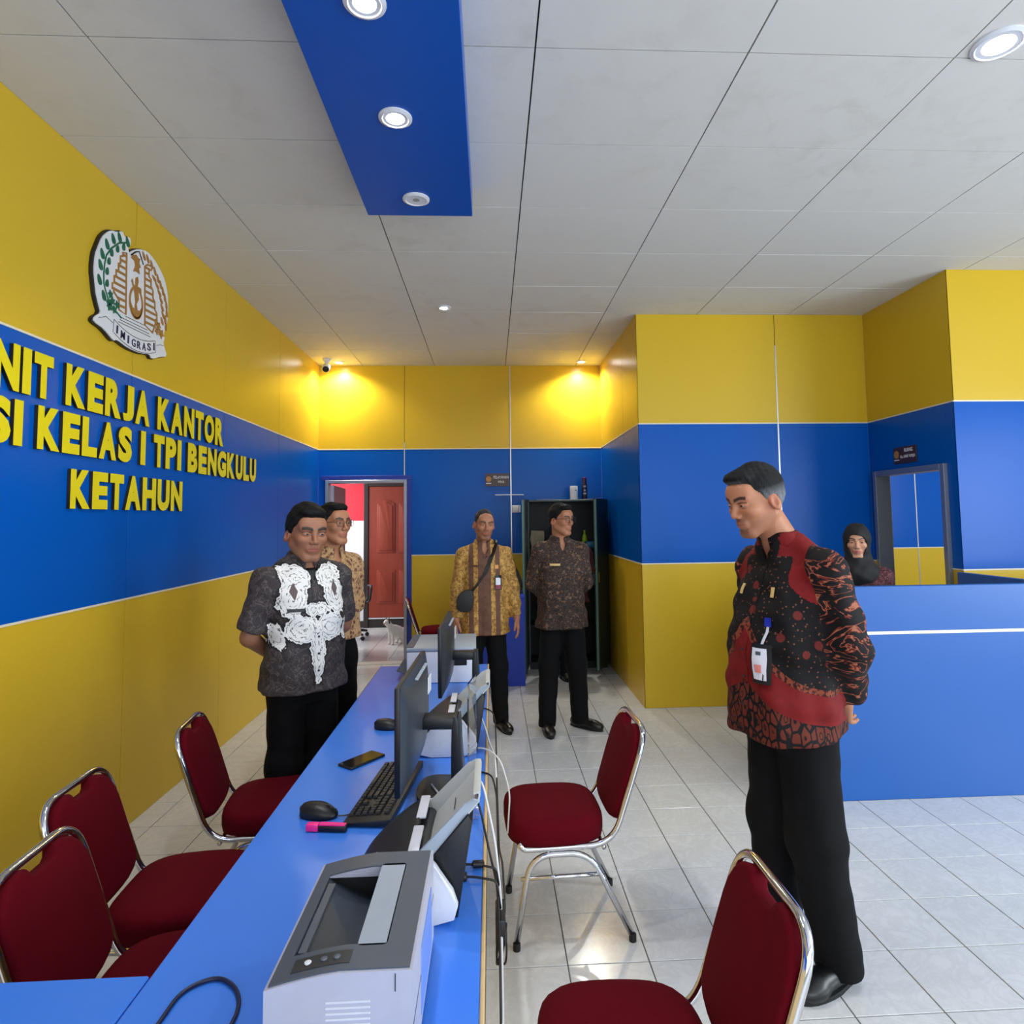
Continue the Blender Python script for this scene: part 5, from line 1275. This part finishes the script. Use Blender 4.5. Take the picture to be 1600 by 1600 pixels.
def mat_batik_gold():
    t = NT('gold_striped_batik'); v = t.coord('Object'); sp = t.n('ShaderNodeSeparateXYZ'); t.set(sp, 0, v); x = sp.outputs[0]
    n1 = t.noise(v, 45, 3, .6, 1.0); gold = t.mix(t.ramp(n1, [(.40, (0, 0, 0)), (.62, (1, 1, 1))]), srgb((128, 88, 34)), srgb((196, 152, 78)))
    brown = t.mix(n1, srgb((76, 48, 36)), srgb((112, 74, 56)))
    a = t.math('ABSOLUTE', t.math('ADD', x, .006))
    st = t.ramp(t.math('MULTIPLY', a, 5.0), [(.0, (1, 1, 1)), (.245, (1, 1, 1)), (.25, (0, 0, 0)), (.415, (0, 0, 0)), (.42, (1, 1, 1)), (.60, (1, 1, 1)), (.605, (0, 0, 0))], 'CONSTANT')
    edge = t.ramp(t.math('FRACT', t.math('MULTIPLY', a, 30)), [(.0, (1, 1, 1)), (.12, (0, 0, 0))], 'CONSTANT')
    m = t.math('MULTIPLY', st, t.math('SUBTRACT', 1.0, t.math('GREATER_THAN', t.attr('sleeve').outputs['Fac'], .5)))
    col = t.mix(m, gold, brown); t.bump(t.noise(v, 400, 2), .12, .001); return t.out(col, .75)
def mat_batik_grey():
    """dark grey-brown batik with a white winged motif; 'motif' is a signed field painted on the cloth"""
    t = NT('grey_white_batik'); v = t.coord('Object'); mo = t.attr('motif').outputs['Fac']; dk = t.attr('diamond').outputs['Fac']
    n1 = t.noise(v, 16, 4, .65, 2.2); n3 = t.noise(v, 34, 2, .5, .6)
    sw = t.ramp(t.math('ABSOLUTE', t.math('SUBTRACT', n1, .5)), [(.0, (1, 1, 1)), (.035, (0, 0, 0))])
    base = t.mix(t.math('MULTIPLY', sw, .55), t.mix(n1, srgb((34, 29, 31)), srgb((56, 48, 49))), srgb((120, 106, 102)))
    d = t.math('MULTIPLY_ADD', t.math('SUBTRACT', n3, .5), .035, mo)
    inside = t.math('LESS_THAN', d, 0.0)
    ring = t.math('LESS_THAN', t.math('ABSOLUTE', t.math('SUBTRACT', t.math('FRACT', t.math('MULTIPLY', d, 62)), .5)), .10)
    dash = t.ramp(t.noise(v, 70, 2), [(.42, (0, 0, 0)), (.52, (1, 1, 1))])
    white = t.mix(t.math('MULTIPLY', t.math('MULTIPLY', ring, dash), .85), srgb((222, 220, 216)), srgb((40, 36, 38)))
    white = t.mix(t.math('LESS_THAN', dk, 0.0), white, srgb((92, 78, 76)))
    out = t.math('LESS_THAN', t.math('ABSOLUTE', t.math('ADD', d, -.004)), .004)
    col = t.mix(inside, base, white); col = t.mix(out, col, srgb((20, 18, 20)))
    t.bump(t.noise(v, 400, 2), .12, .001); return t.out(col, .75)
def mat_batik_red():
    """black, red and rust batik: dotted black field, red bands, rust figured lower part, flame pattern on the sleeves"""
    t = NT('red_black_batik'); v = t.coord('Object'); z1 = t.attr('zone').outputs['Fac']; sl = t.attr('sleeve').outputs['Fac']
    nz = t.noise(v, 6, 2, .5); nf = t.noise(v, 22, 3, .5, 1.0)
    K, RD, RU, CR = srgb((9, 6, 7)), srgb((112, 16, 16)), srgb((106, 44, 28)), srgb((150, 92, 68))
    # dotted black field
    dots = t.ramp(t.voro(v, 62), [(.0, (1, 1, 1)), (.17, (1, 1, 1)), (.22, (0, 0, 0))]); disc = t.ramp(t.voro(v, 13, rnd=.9), [(.0, (1, 1, 1)), (.19, (1, 1, 1)), (.22, (0, 0, 0))])
    black = t.mix(t.math('MULTIPLY', dots, .5), K, CR); black = t.mix(t.math('MULTIPLY', disc, .8), black, srgb((110, 34, 30)))
    # rust ground with tall black-outlined figures
    vs = t.coord('Object', (1.25, 1.25, .62)); ve = t.voro(vs, 30, 'DISTANCE_TO_EDGE', .85); vd = t.voro(vs, 30, 'F1', .85)
    fig = t.ramp(ve, [(.0, (1, 1, 1)), (.075, (1, 1, 1)), (.10, (0, 0, 0))]); ring = t.ramp(t.math('ABSOLUTE', t.math('SUBTRACT', vd, .22)), [(.0, (1, 1, 1)), (.035, (1, 1, 1)), (.05, (0, 0, 0))])
    rust = t.mix(t.math('MAXIMUM', fig, ring), t.mix(nf, RU, srgb((86, 30, 20))), K)
    red = t.mix(nf, srgb((92, 12, 12)), srgb((126, 20, 20)))
    dz = t.math('MULTIPLY_ADD', t.math('SUBTRACT', nz, .5), .02, z1)
    col = t.mix(t.math('GREATER_THAN', dz, 1.0), black, red); col = t.mix(t.math('GREATER_THAN', dz, 1.36), col, rust)
    trim = t.math('LESS_THAN', t.math('ABSOLUTE', t.math('SUBTRACT', dz, 1.0)), .035)
    col = t.mix(trim, col, t.mix(t.ramp(t.noise(v, 75, 2), [(.5, (0, 0, 0)), (.56, (1, 1, 1))]), srgb((126, 58, 38)), srgb((46, 14, 12))))
    # flame sleeves : wavy bands of rust line on black
    vf = t.coord('Object', (5, 5, 11), (0, .5, .3)); nw = t.noise(vf, 1.0, 3, .55, 2.0); bw = t.math('ABSOLUTE', t.math('SUBTRACT', t.math('FRACT', t.math('MULTIPLY', nw, 5.5)), .5))
    fl = t.ramp(bw, [(.0, (1, 1, 1)), (.10, (1, 1, 1)), (.16, (0, 0, 0))]); fl2 = t.ramp(bw, [(.0, (1, 1, 1)), (.035, (1, 1, 1)), (.06, (0, 0, 0))])
    flame = t.mix(fl, K, srgb((104, 34, 24))); flame = t.mix(fl2, flame, CR)
    col = t.mix(t.math('GREATER_THAN', t.attr('yoke').outputs['Fac'], .5), col, red)
    col = t.mix(t.math('GREATER_THAN', sl, .5), col, flame)
    t.bump(t.noise(v, 350, 2), .12, .001); return t.out(col, .75, 0, Specular_IOR_Level=.25)
STD_T = lambda hem, k=1.0, bl=0.0: [(hem - .02, 0, .003, .192 * k, .138 * k + bl), (.92, 0, .004 - bl * .4, .176 * k, .124 * k + bl), (1.05, 0, .003 - bl * .5, .166 * k, .117 * k + bl), (1.18, 0, .004 - bl * .3, .172 * k, .118 * k + bl * .6), (1.28, 0, .008, .176 * k, .114 * k), (1.345, 0, .014, .158 * k, .100 * k), (1.395, 0, .019, .112 * k, .082 * k), (1.435, 0, .022, .076, .070), (1.452, 0, .022, .066, .064)]
STD_P = lambda k=1.0: [(.76, 0, .0, .142 * k, .098 * k), (.84, 0, .004, .150 * k, .102 * k), (.95, 0, .0, .140 * k, .09 * k)]
def legs_std(w=.1, fy=(0, 0)): return [[(-.070, 0, .85), (-(w + .085) / 2, -.008, .48), (-w, .01 + fy[0], .085)], [(.070, 0, .85), ((w + .085) / 2, -.008, .48), (w, .01 + fy[1], .085)]]
BEHIND = [[(-.168, .016, 1.350), (-.218, .060, 1.10), (-.070, .170, .96)], [(.168, .016, 1.350), (.218, .060, 1.10), (.070, .170, .92)]]
BPALM = [(0, 1, 0), (0, 1, 0)]
# --- man in the grey and white batik shirt
def motif_grey(P):
    x, y, z = P[:, 0], P[:, 1], P[:, 2]; ax = np.abs(x)
    def e(cx, cz, rx, rz, rot=0.0):
        c, s_ = math.cos(rot), math.sin(rot); u = (ax - cx) * c + (z - cz) * s_; w = -(ax - cx) * s_ + (z - cz) * c
        return (np.sqrt((u / rx) ** 2 + (w / rz) ** 2) - 1) * min(rx, rz)
    m = np.minimum(e(.105, 1.265, .062, .095, .25), e(.068, 1.115, .080, .064, 0)); m = np.minimum(m, e(.085, 1.355, .075, .055, .4)); m = np.minimum(m, e(.02, 1.20, .045, .035, 0))
    m = np.minimum(m, np.maximum(ax - np.interp(z, [.86, .95, 1.1], [.010, .026, .045]), np.maximum(.86 - z, z - 1.12)))
    m = np.minimum(m, e(.165, 1.09, .022, .06, -.25)); m = np.where(y > .03, .2, m)
    dia = np.abs(ax - .103) / .020 + np.abs(z - 1.290) / .042 - 1
    return {'motif': m, 'diamond': np.where(y > .03, 1.0, dia)}
GREY = person(dict(loc=(-.915, 3.19, 0), rot=42, scale=1.0, face_w=1.05, under=M_BLACKP, skin=(150, 102, 76), label='man in a grey and white batik shirt standing left of the desk, hands behind back',
    head=(.0, -.02, 1.555), head_rot=(-6, 4, 2), head_size=1.11, torso=STD_T(.82, 1.10, .014), hem=.82, pelvis=STD_P(1.06), legs=legs_std(.105), arms=[[(-.184, .014, 1.338), (-.245, .045, 1.08), (-.080, .195, .96)], [(.184, .014, 1.338), (.240, .060, 1.08), (.080, .195, .92)]],
    palm=BPALM, sleeve_end=-.88, sleeve_r=(.066, .070, .06), shirt=mat_batik_grey(), attrs=motif_grey, hair=dict(top=.022, side=.008, quiff=True, line=[.070, .066, .060, .044, .004, -.004, .016, -.035, -.045]), seed=1.0, res=(.009, .0032, .006), leg_r=(.100, .080, .068), look=.1, vneck=.10, face=dict(brow_w=1.2)))
# --- man with glasses behind him
BEI = person(dict(loc=(-.93, 3.78, 0), rot=52, scale=1.005, skin=(170, 116, 86), label='young man with glasses in a beige floral shirt behind the grey-shirted man',
    head_rot=(2, -4, 0), torso=STD_T(.94), hem=.935, pelvis=STD_P(), legs=legs_std(), arms=BEHIND, palm=BPALM, shirt=mat_batik_beige(), hair=dict(top=.014, side=.006, quiff=True), seed=2.0, res=(.012, .004, .008)))
glasses(BEI, M_BLACKP)
# --- man with the shoulder bag
BAG = person(dict(loc=(-.055, 5.06, 0), rot=4, scale=.992, skin=(166, 112, 84), label='man in a gold and brown striped shirt with a black shoulder bag',
    head_rot=(10, 6, 3), torso=STD_T(.735, 1.0), hem=.73, pelvis=STD_P(), legs=legs_std(.12, (0, -.02)),
    arms=[[(-.166, .014, 1.350), (-.215, .015, 1.08), (-.225, -.03, .85)], [(.166, .014, 1.350), (.222, .02, 1.08), (.250, -.03, .85)]], palm=[(1, .2, 0), (-1, .2, 0)], curl=.8, sleeve_end=.95,
    sleeve_r=(.060, .054, .046), shirt=mat_batik_gold(), hair=dict(top=.002, side=.0015, mat=mat_hair('cropped_grey_hair', (26, 26, 30), (58, 58, 64))), seed=3.0, res=(.011, .004, .008), toes=(-14, 16), face=dict(stubble=.25)))
def on_front(pd, name, x, z, w, h, mat, off=.003, th=.003): return decal(pd['shirt'], name, x - w / 2, x + w / 2, z - h / 2, z + h / 2, mat, pd['so'], off, th, 3, 3)
M_IDCARD = simple('white_id_card', (214, 214, 222), .4); M_IDRED = simple('maroon_id_print', (130, 30, 50), .5); M_NAMEG = simple('gold_name_plate', (206, 176, 110), .35); M_PATCH = simple('orange_patch', (214, 150, 90), .6)
on_front(BAG, 'name_plate', -.085, 1.255, .075, .016, simple('brown_name_plate', (82, 54, 34), .4)); on_front(BAG, 'patch', .088, 1.245, .028, .028, M_PATCH)
on_front(BAG, 'id_holder', .098, 1.125, .052, .110, M_BLACKP, .006, .005); on_front(BAG, 'id_card', .098, 1.135, .038, .055, M_IDCARD, .0115, .002); on_front(BAG, 'id_print', .098, 1.092, .038, .03, M_IDRED, .0115, .002)
on_front(GREY, 'name_plate', -.10, 1.205, .07, .014, M_BLACKP)
on_front(BEI, 'name_plate', -.08, 1.25, .07, .015, M_BLACKP)
# the bag he wears : strap over his left shoulder, pouch on his right hip
M_NYL = MATS['black_nylon']
bg2 = thing('shoulder_bag', 'black shoulder bag slung across the gold-striped shirt', 'bag', (-.055, 5.06, 0), math.radians(4))
zz_ = np.linspace(1.415, 1.02, 22); xx_ = np.interp(zz_, [1.02, 1.2, 1.415], [-.135, .0, .085]); yy_ = hit_front(BAG['shirt'], xx_, zz_)
m_ = MB(); m_.grid(lambda u, v: (float(np.interp(u, np.linspace(0, 1, 22), xx_)) + (v - .5) * .045, float(np.interp(u, np.linspace(0, 1, 22), yy_)) - .005, float(np.interp(u, np.linspace(0, 1, 22), zz_)) + (v - .5) * .03), 21, 2, -.003); m_.build('strap', M_NYL, bg2)
MB().tube(fillet([(.085, -.06, 1.425), (.095, .0, 1.447), (.085, .08, 1.42), (.02, .14, 1.25), (-.10, .145, 1.08), (-.19, .07, 1.0), (-.19, -.06, 1.0)], .05), .012, 6).build('back_strap', M_NYL, bg2)
yb_ = float(hit_front(BAG['shirt'], [-.13], [1.0])[0])
MB().prism(smooth_poly([(-.065, -.09), (.04, -.10), (.065, .0), (.06, .075), (-.03, .06), (-.07, .0)], 1), -.03, .03, Matrix.Translation((-.155, yb_ - .028, 1.005)) @ Mxz, .010).build('pouch', M_NYL, bg2)
# --- man in the brown batik by the cabinet
BRN = person(dict(loc=(.545, 4.99, 0), rot=8, scale=1.008, skin=(160, 108, 80), label='man with glasses in a dark brown batik shirt standing before the steel cabinet',
    head_rot=(36, 0, 0), torso=STD_T(.775, 1.04), hem=.765, pelvis=STD_P(1.0), legs=legs_std(.135, (-.03, .0)), arms=BEHIND, palm=BPALM, shirt=mat_batik_brown(), hair=dict(top=.018, side=.004, quiff=True), seed=4.0, res=(.011, .004, .008), toes=(-4, 42), leg_r=(.098, .076, .066)))
glasses(BRN, M_DARKP)
on_front(BRN, 'name_plate', -.075, 1.262, .075, .016, M_NAMEG)
# --- person half hidden behind him, at the cabinet
M_MAR = simple('maroon_cloth', (58, 14, 22), .8, bump=.2, scale=300)
HID = person(dict(loc=(.80, 6.44, 0), rot=176, scale=.96, skin=(150, 100, 76), label='person in a maroon shirt bent towards the open cabinet, mostly hidden', eyes=False,
    head=(.06, -.20, 1.43), head_rot=(0, 55, 0), neck=(.02, -.05, 1.40), torso=STD_T(.82), hem=.81, pelvis=STD_P(), legs=legs_std(.07), arms=[[(-.168, -.01, 1.32), (-.21, -.10, 1.12), (-.16, -.30, 1.08)], [(.168, -.01, 1.32), (.21, -.10, 1.12), (.14, -.30, 1.10)]], shirt=M_MAR, hair=dict(top=.012, side=.008), seed=5.0, res=(.014, .006, .010), hand_res=.006))
# --- tall man in the red and black batik
def zone_red(P):
    x, y, z = P[:, 0], P[:, 1], P[:, 2]
    u = .72 * y + .69 * np.abs(x) - .125; w = z - 1.235      # arcs centred high on the flank
    r = np.sqrt(u ** 2 + (w * np.where(w < 0, 1.0, .6)) ** 2)
    q = np.sqrt((np.abs(x) - .185) ** 2 + (y + .01) ** 2 + ((z - 1.36) * .8) ** 2); yk = (np.abs(q - .105 - .012 * np.sin(z * 40)) < .028) & (z > 1.20)
    yk |= (z > 1.385) & (np.abs(x) > .055)
    return {'zone': r / .285, 'yoke': yk.astype(float)}
def mat_grey_hair():
    t = NT('black_hair_grey_sides'); n1 = t.noise(t.coord('Object', (80, 80, 25)), 3, 3); hz, hy, hx = (t.attr(k).outputs['Fac'] for k in ('hz', 'hy', 'hx'))
    side = t.ramp(t.math('MULTIPLY_ADD', hz, 10, .0), [(.0, (1, 1, 1)), (.05, (1, 1, 1)), (.5, (0, 0, 0))])
    fr = t.math('MULTIPLY', t.ramp(t.math('MULTIPLY', hy, -10), [(.62, (0, 0, 0)), (.9, (1, 1, 1))]), t.ramp(t.math('MULTIPLY', hz, 10), [(.72, (1, 1, 1)), (.95, (0, 0, 0))]))
    f = t.math('MULTIPLY', t.math('MAXIMUM', t.math('MULTIPLY', side, .8), t.math('MULTIPLY', fr, .8)), t.math('MULTIPLY_ADD', n1, 1.2, .1)); t.bump(n1, .6, .004)
    return t.out(t.mix(f, srgb((7, 7, 9)), srgb((140, 142, 148))), .6, 0, Specular_IOR_Level=.2)
TALL_T = [(.78, 0, -.056, .192, .176), (.88, 0, -.062, .190, .174), (.98, 0, -.066, .184, .164), (1.10, 0, -.072, .180, .156), (1.20, 0, -.050, .180, .142), (1.28, 0, -.028, .180, .128), (1.345, 0, -.022, .162, .108), (1.395, 0, -.032, .115, .090), (1.435, 0, -.045, .080, .076), (1.452, 0, -.050, .068, .068)]
RED = person(dict(loc=(1.135, 2.36, 0), rot=-72, scale=1.062, skin=(172, 116, 86), label='tall man in a red and black batik shirt leaning forward, hands behind back',
    head=(0, -.150, 1.575), head_rot=(-2, 15, 0), neck=(0, -.048, 1.432), head_size=1.0, torso=TALL_T, hem=.80, hem_tilt=.10, boxy=2.3,
    pelvis=[(.76, 0, -.04, .142, .112), (.84, 0, -.045, .150, .118), (.95, 0, -.05, .140, .10)],
    legs=[[(-.066, -.04, .84), (-.09, -.04, .46), (-.12, -.01, .085)], [(.066, -.04, .84), (.088, -.035, .46), (.10, .03, .085)]],
    arms=[[(-.172, -.02, 1.340), (-.22, .03, 1.10), (-.06, .13, .93)], [(.172, -.02, 1.340), (.212, .012, 1.085), (.075, .130, .885)]], palm=[(0, 1, .2), (0, 1, .2)], curl=1.7, sleeve_end=.82,
    sleeve_r=(.066, .068, .060), shirt=mat_batik_red(), attrs=zone_red, hair=dict(top=.014, side=.0035, quiff=True, mat=mat_grey_hair()), hair_res=.003, seed=6.0, fold=1.3, res=(.009, .0026, .0055), leg_r=(.102, .088, .074), toes=(-8, 10), face=dict(stubble=.22, lip=(150, 88, 74)), collar_h=.036, vneck=.07))
on_front(RED, 'collar_badge', .075, 1.345, .014, .036, M_NAMEG); on_front(RED, 'collar_badge', -.075, 1.345, .014, .036, M_NAMEG)
idh = on_front(RED, 'id_holder', .088, 1.105, .062, .135, M_BLACKP, .010, .007); on_front(RED, 'id_card', .088, 1.105, .046, .108, M_IDCARD, .0175, .002); on_front(RED, 'id_print', .088, 1.09, .022, .026, simple('pink_id_print', (214, 130, 120), .5), .020, .002); on_front(RED, 'id_print', .088, 1.142, .016, .012, M_SLATE, .020, .002)
on_front(RED, 'id_strap', .088, 1.20, .008, .07, simple('white_strap', (190, 190, 200), .5), .006, .002); on_front(RED, 'clip_reel', .088, 1.245, .022, .03, simple('blue_reel', (20, 40, 150), .4), .007, .005)
# --- woman behind the counter
M_HIJ = simple('black_hijab_cloth', (14, 13, 16), .75, bump=.15, scale=300)
def mat_batik_maroon():
    t = NT('maroon_floral_batik'); v = t.coord('Object'); n1 = t.noise(v, 34, 3, .55, 1.2); l = t.ramp(t.math('ABSOLUTE', t.math('SUBTRACT', n1, .5)), [(.0, (1, 1, 1)), (.03, (0, 0, 0))])
    return t.out(t.mix(t.math('MULTIPLY', l, .6), srgb((58, 12, 24)), srgb((170, 110, 110))), .8)
WOM = person(dict(loc=(2.43, 4.13, 0), rot=-33, scale=.905, female=True, skin=(190, 140, 112), label='woman in a black headscarf and maroon top behind the blue counter',
    head_rot=(3, 3, 0), head_size=1.03, torso=STD_T(.75, .98), hem=.74, pelvis=STD_P(1.0), legs=legs_std(.09), arms=[[(-.158, .014, 1.345), (-.20, .0, 1.10), (-.10, -.16, .96)], [(.158, .014, 1.345), (.20, .0, 1.10), (.10, -.16, .96)]], shirt=mat_batik_maroon(), collar=False, placket=False, seed=7.0, res=(.012, .0035, .009), face=dict(lip=(160, 70, 70), brow_w=.8), vneck=.0))
def hijab(pd):
    hc, HR, hs = pd['hc'], pd['HR'], pd['hsz']; s = pd['s']
    def fn(P):
        q = ((P - hc) @ HR) / hs
        d = ell(q, (0, .012, .032), (.091, .120, .104)); d = smin(d, rcone(q, (0, .0, -.06), (0, .012, -.15), .084, .080), .04)
        sh = rcone(P, hc + V3(0, .03, -.19) * s, hc + V3(0, .0, -.31) * s, .115 * s, .165 * s); sh = smax(sh, (hc[2] - .31 * s) + np.abs(P[:, 0]) * .25 - P[:, 2], .01)
        sh = np.maximum(sh, -.0 - 1); d = smin(d * hs, ell(P, hc + V3(0, .015, -.235) * s, (.150 * s, .125 * s, .125 * s)), .06 * s)
        face = ell(q, (0, -.085, -.018), (.060, .075, .078)); d = smax(d, -face * hs, .006)
        return d + .0018 * np.sin(P[:, 2] * 70 + P[:, 0] * 50) + .0015 * np.sin(P[:, 0] * 90 - P[:, 2] * 40)
    Vv, F = surf(fn, hc - .42 * s, hc + .22 * s, .005); me = np_mesh('headscarf', Vv, F); me.materials.append(M_HIJ); link('headscarf', me, None, pd['o'])
hijab(WOM)
# ------------------------------------------------------------------ cat in the far room
def cat():
    """faces local -X with its head; origin on the floor"""
    def fn(P):
        x = P[:, 1]; Q = np.stack([P[:, 0], np.abs(P[:, 1]), P[:, 2]], -1)
        d = ell(P, (.015, 0, .175), (.105, .062, .075), rotm(0, 0, 18)); d = smin(d, ell(P, (.085, 0, .13), (.07, .065, .085)), .04); d = smin(d, rcone(P, (-.055, 0, .215), (-.10, 0, .275), .045, .040), .04)
        d = smin(d, ell(P, (-.125, 0, .300), (.045, .042, .040)), .02); d = smin(d, ell(P, (-.162, 0, .288), (.016, .018, .014)), .012)
        d = smin(d, rcone(Q, (-.118, .026, .328), (-.112, .034, .368), .014, .003), .008)
        d = smin(d, chain(Q, [(-.045, .032, .18), (-.05, .034, .09), (-.05, .034, .015)], [.030, .017, .015], .01), .02); d = smin(d, ell(Q, (-.062, .034, .012), (.022, .015, .012)), .008)
        d = smin(d, chain(Q, [(.10, .04, .13), (.055, .050, .085), (.105, .048, .055), (.09, .048, .012)], [.045, .028, .016, .014], .01), .02); d = smin(d, ell(Q, (.075, .048, .012), (.026, .016, .012)), .008)
        d = smin(d, chain(P, [(.14, 0, .10), (.19, .03, .05), (.21, .07, .02), (.18, .12, .016)], [.018, .014, .013, .010], .01), .015)
        return smax(d, .0 - P[:, 2], .004)
    Vv, F = surf(fn, (-.22, -.15, -.02), (.26, .18, .42), .007)
    c = np.tile(np.array(srgb((226, 222, 216))), (len(Vv), 1)); dk = (np.abs(Vv[:, 1]) > .012) & (Vv[:, 2] > .335); c[dk] = srgb((60, 46, 42)); dk2 = (Vv[:, 0] > -.13) & (Vv[:, 0] < -.10) & (Vv[:, 2] > .29) & (np.abs(Vv[:, 1]) > .03); c[dk2] = srgb((70, 56, 50)); c[(Vv[:, 0] < -.172)] = srgb((190, 130, 120))
    me = np_mesh('cat', Vv, F, col=c); t = NT('white_fur'); t.bump(t.noise(t.coord('Object'), 150, 3), .5, .004); t.out(t.attr('Col').outputs['Color'], .85); me.materials.append(MATS['white_fur'])
    o = link('cat', me, None, None, (-1.275, 8.50, 0), (0, 0, math.radians(48))); o.scale = (.98,) * 3; tag(o, 'white cat standing in the room beyond the back doorway', 'cat')
    for sy_ in (-1, 1): MB().lathe([(.001, -.004), (.006, -.002), (.006, .002), (.001, .004)], 10).build('eye', M_BLACKP, o, (-.158, sy_ * .022, .306), (0, math.radians(80), math.radians(25 * -sy_)))
cat()
# ------------------------------------------------------------------ office chair in the far room
oc = thing('office_chair', 'black swivel office chair with arm loops in the room beyond the doorway', 'chair', (-1.98, 8.95, 0), math.radians(20))
M_MESHB = simple('black_chair_fabric', (20, 20, 22), .8)
MB().prism(smooth_poly([(-.23, -.22), (.23, -.22), (.24, .2), (-.24, .2)], 2), .44, .51, None, .02).build('seat', M_MESHB, oc)
MB().grid(lambda u, v: (-.21 + .42 * u, .22 + .05 * v + .04 * (2 * u - 1) ** 2 * -1, .58 + .42 * v), 8, 8, .03).build('backrest', M_MESHB, oc, smooth=True)
MB().tube([(0, 0, .10), (0, 0, .44)], .028, 12).build('column', M_DARKP, oc)
for s_ in (-1, 1): MB().tube(fillet([(s_ * .22, .10, .46), (s_ * .29, .12, .50), (s_ * .30, .16, .70), (s_ * .30, -.14, .71), (s_ * .29, -.06, .50), (s_ * .22, -.04, .46)], .06, 5), .016, 8).build('arm_rest', M_DARKP, oc, smooth=True)
for k in range(5):
    a = 2 * math.pi * k / 5 + .3; e = (math.cos(a) * .29, math.sin(a) * .29)
    lg = MB().tube([(0, 0, .12), (e[0] * .6, e[1] * .6, .10), (e[0], e[1], .075)], [.03, .022, .016], 8).build('base_leg', M_BLACKP, oc)
    MB().lathe([(.001, -.02), (.025, -.02), (.028, -.012), (.028, .012), (.025, .02), (.001, .02)], 14, Matrix.Translation((e[0], e[1], .028)) @ Matrix.Rotation(math.pi / 2, 4, 'X')).build('caster', M_BLACKP, lg)
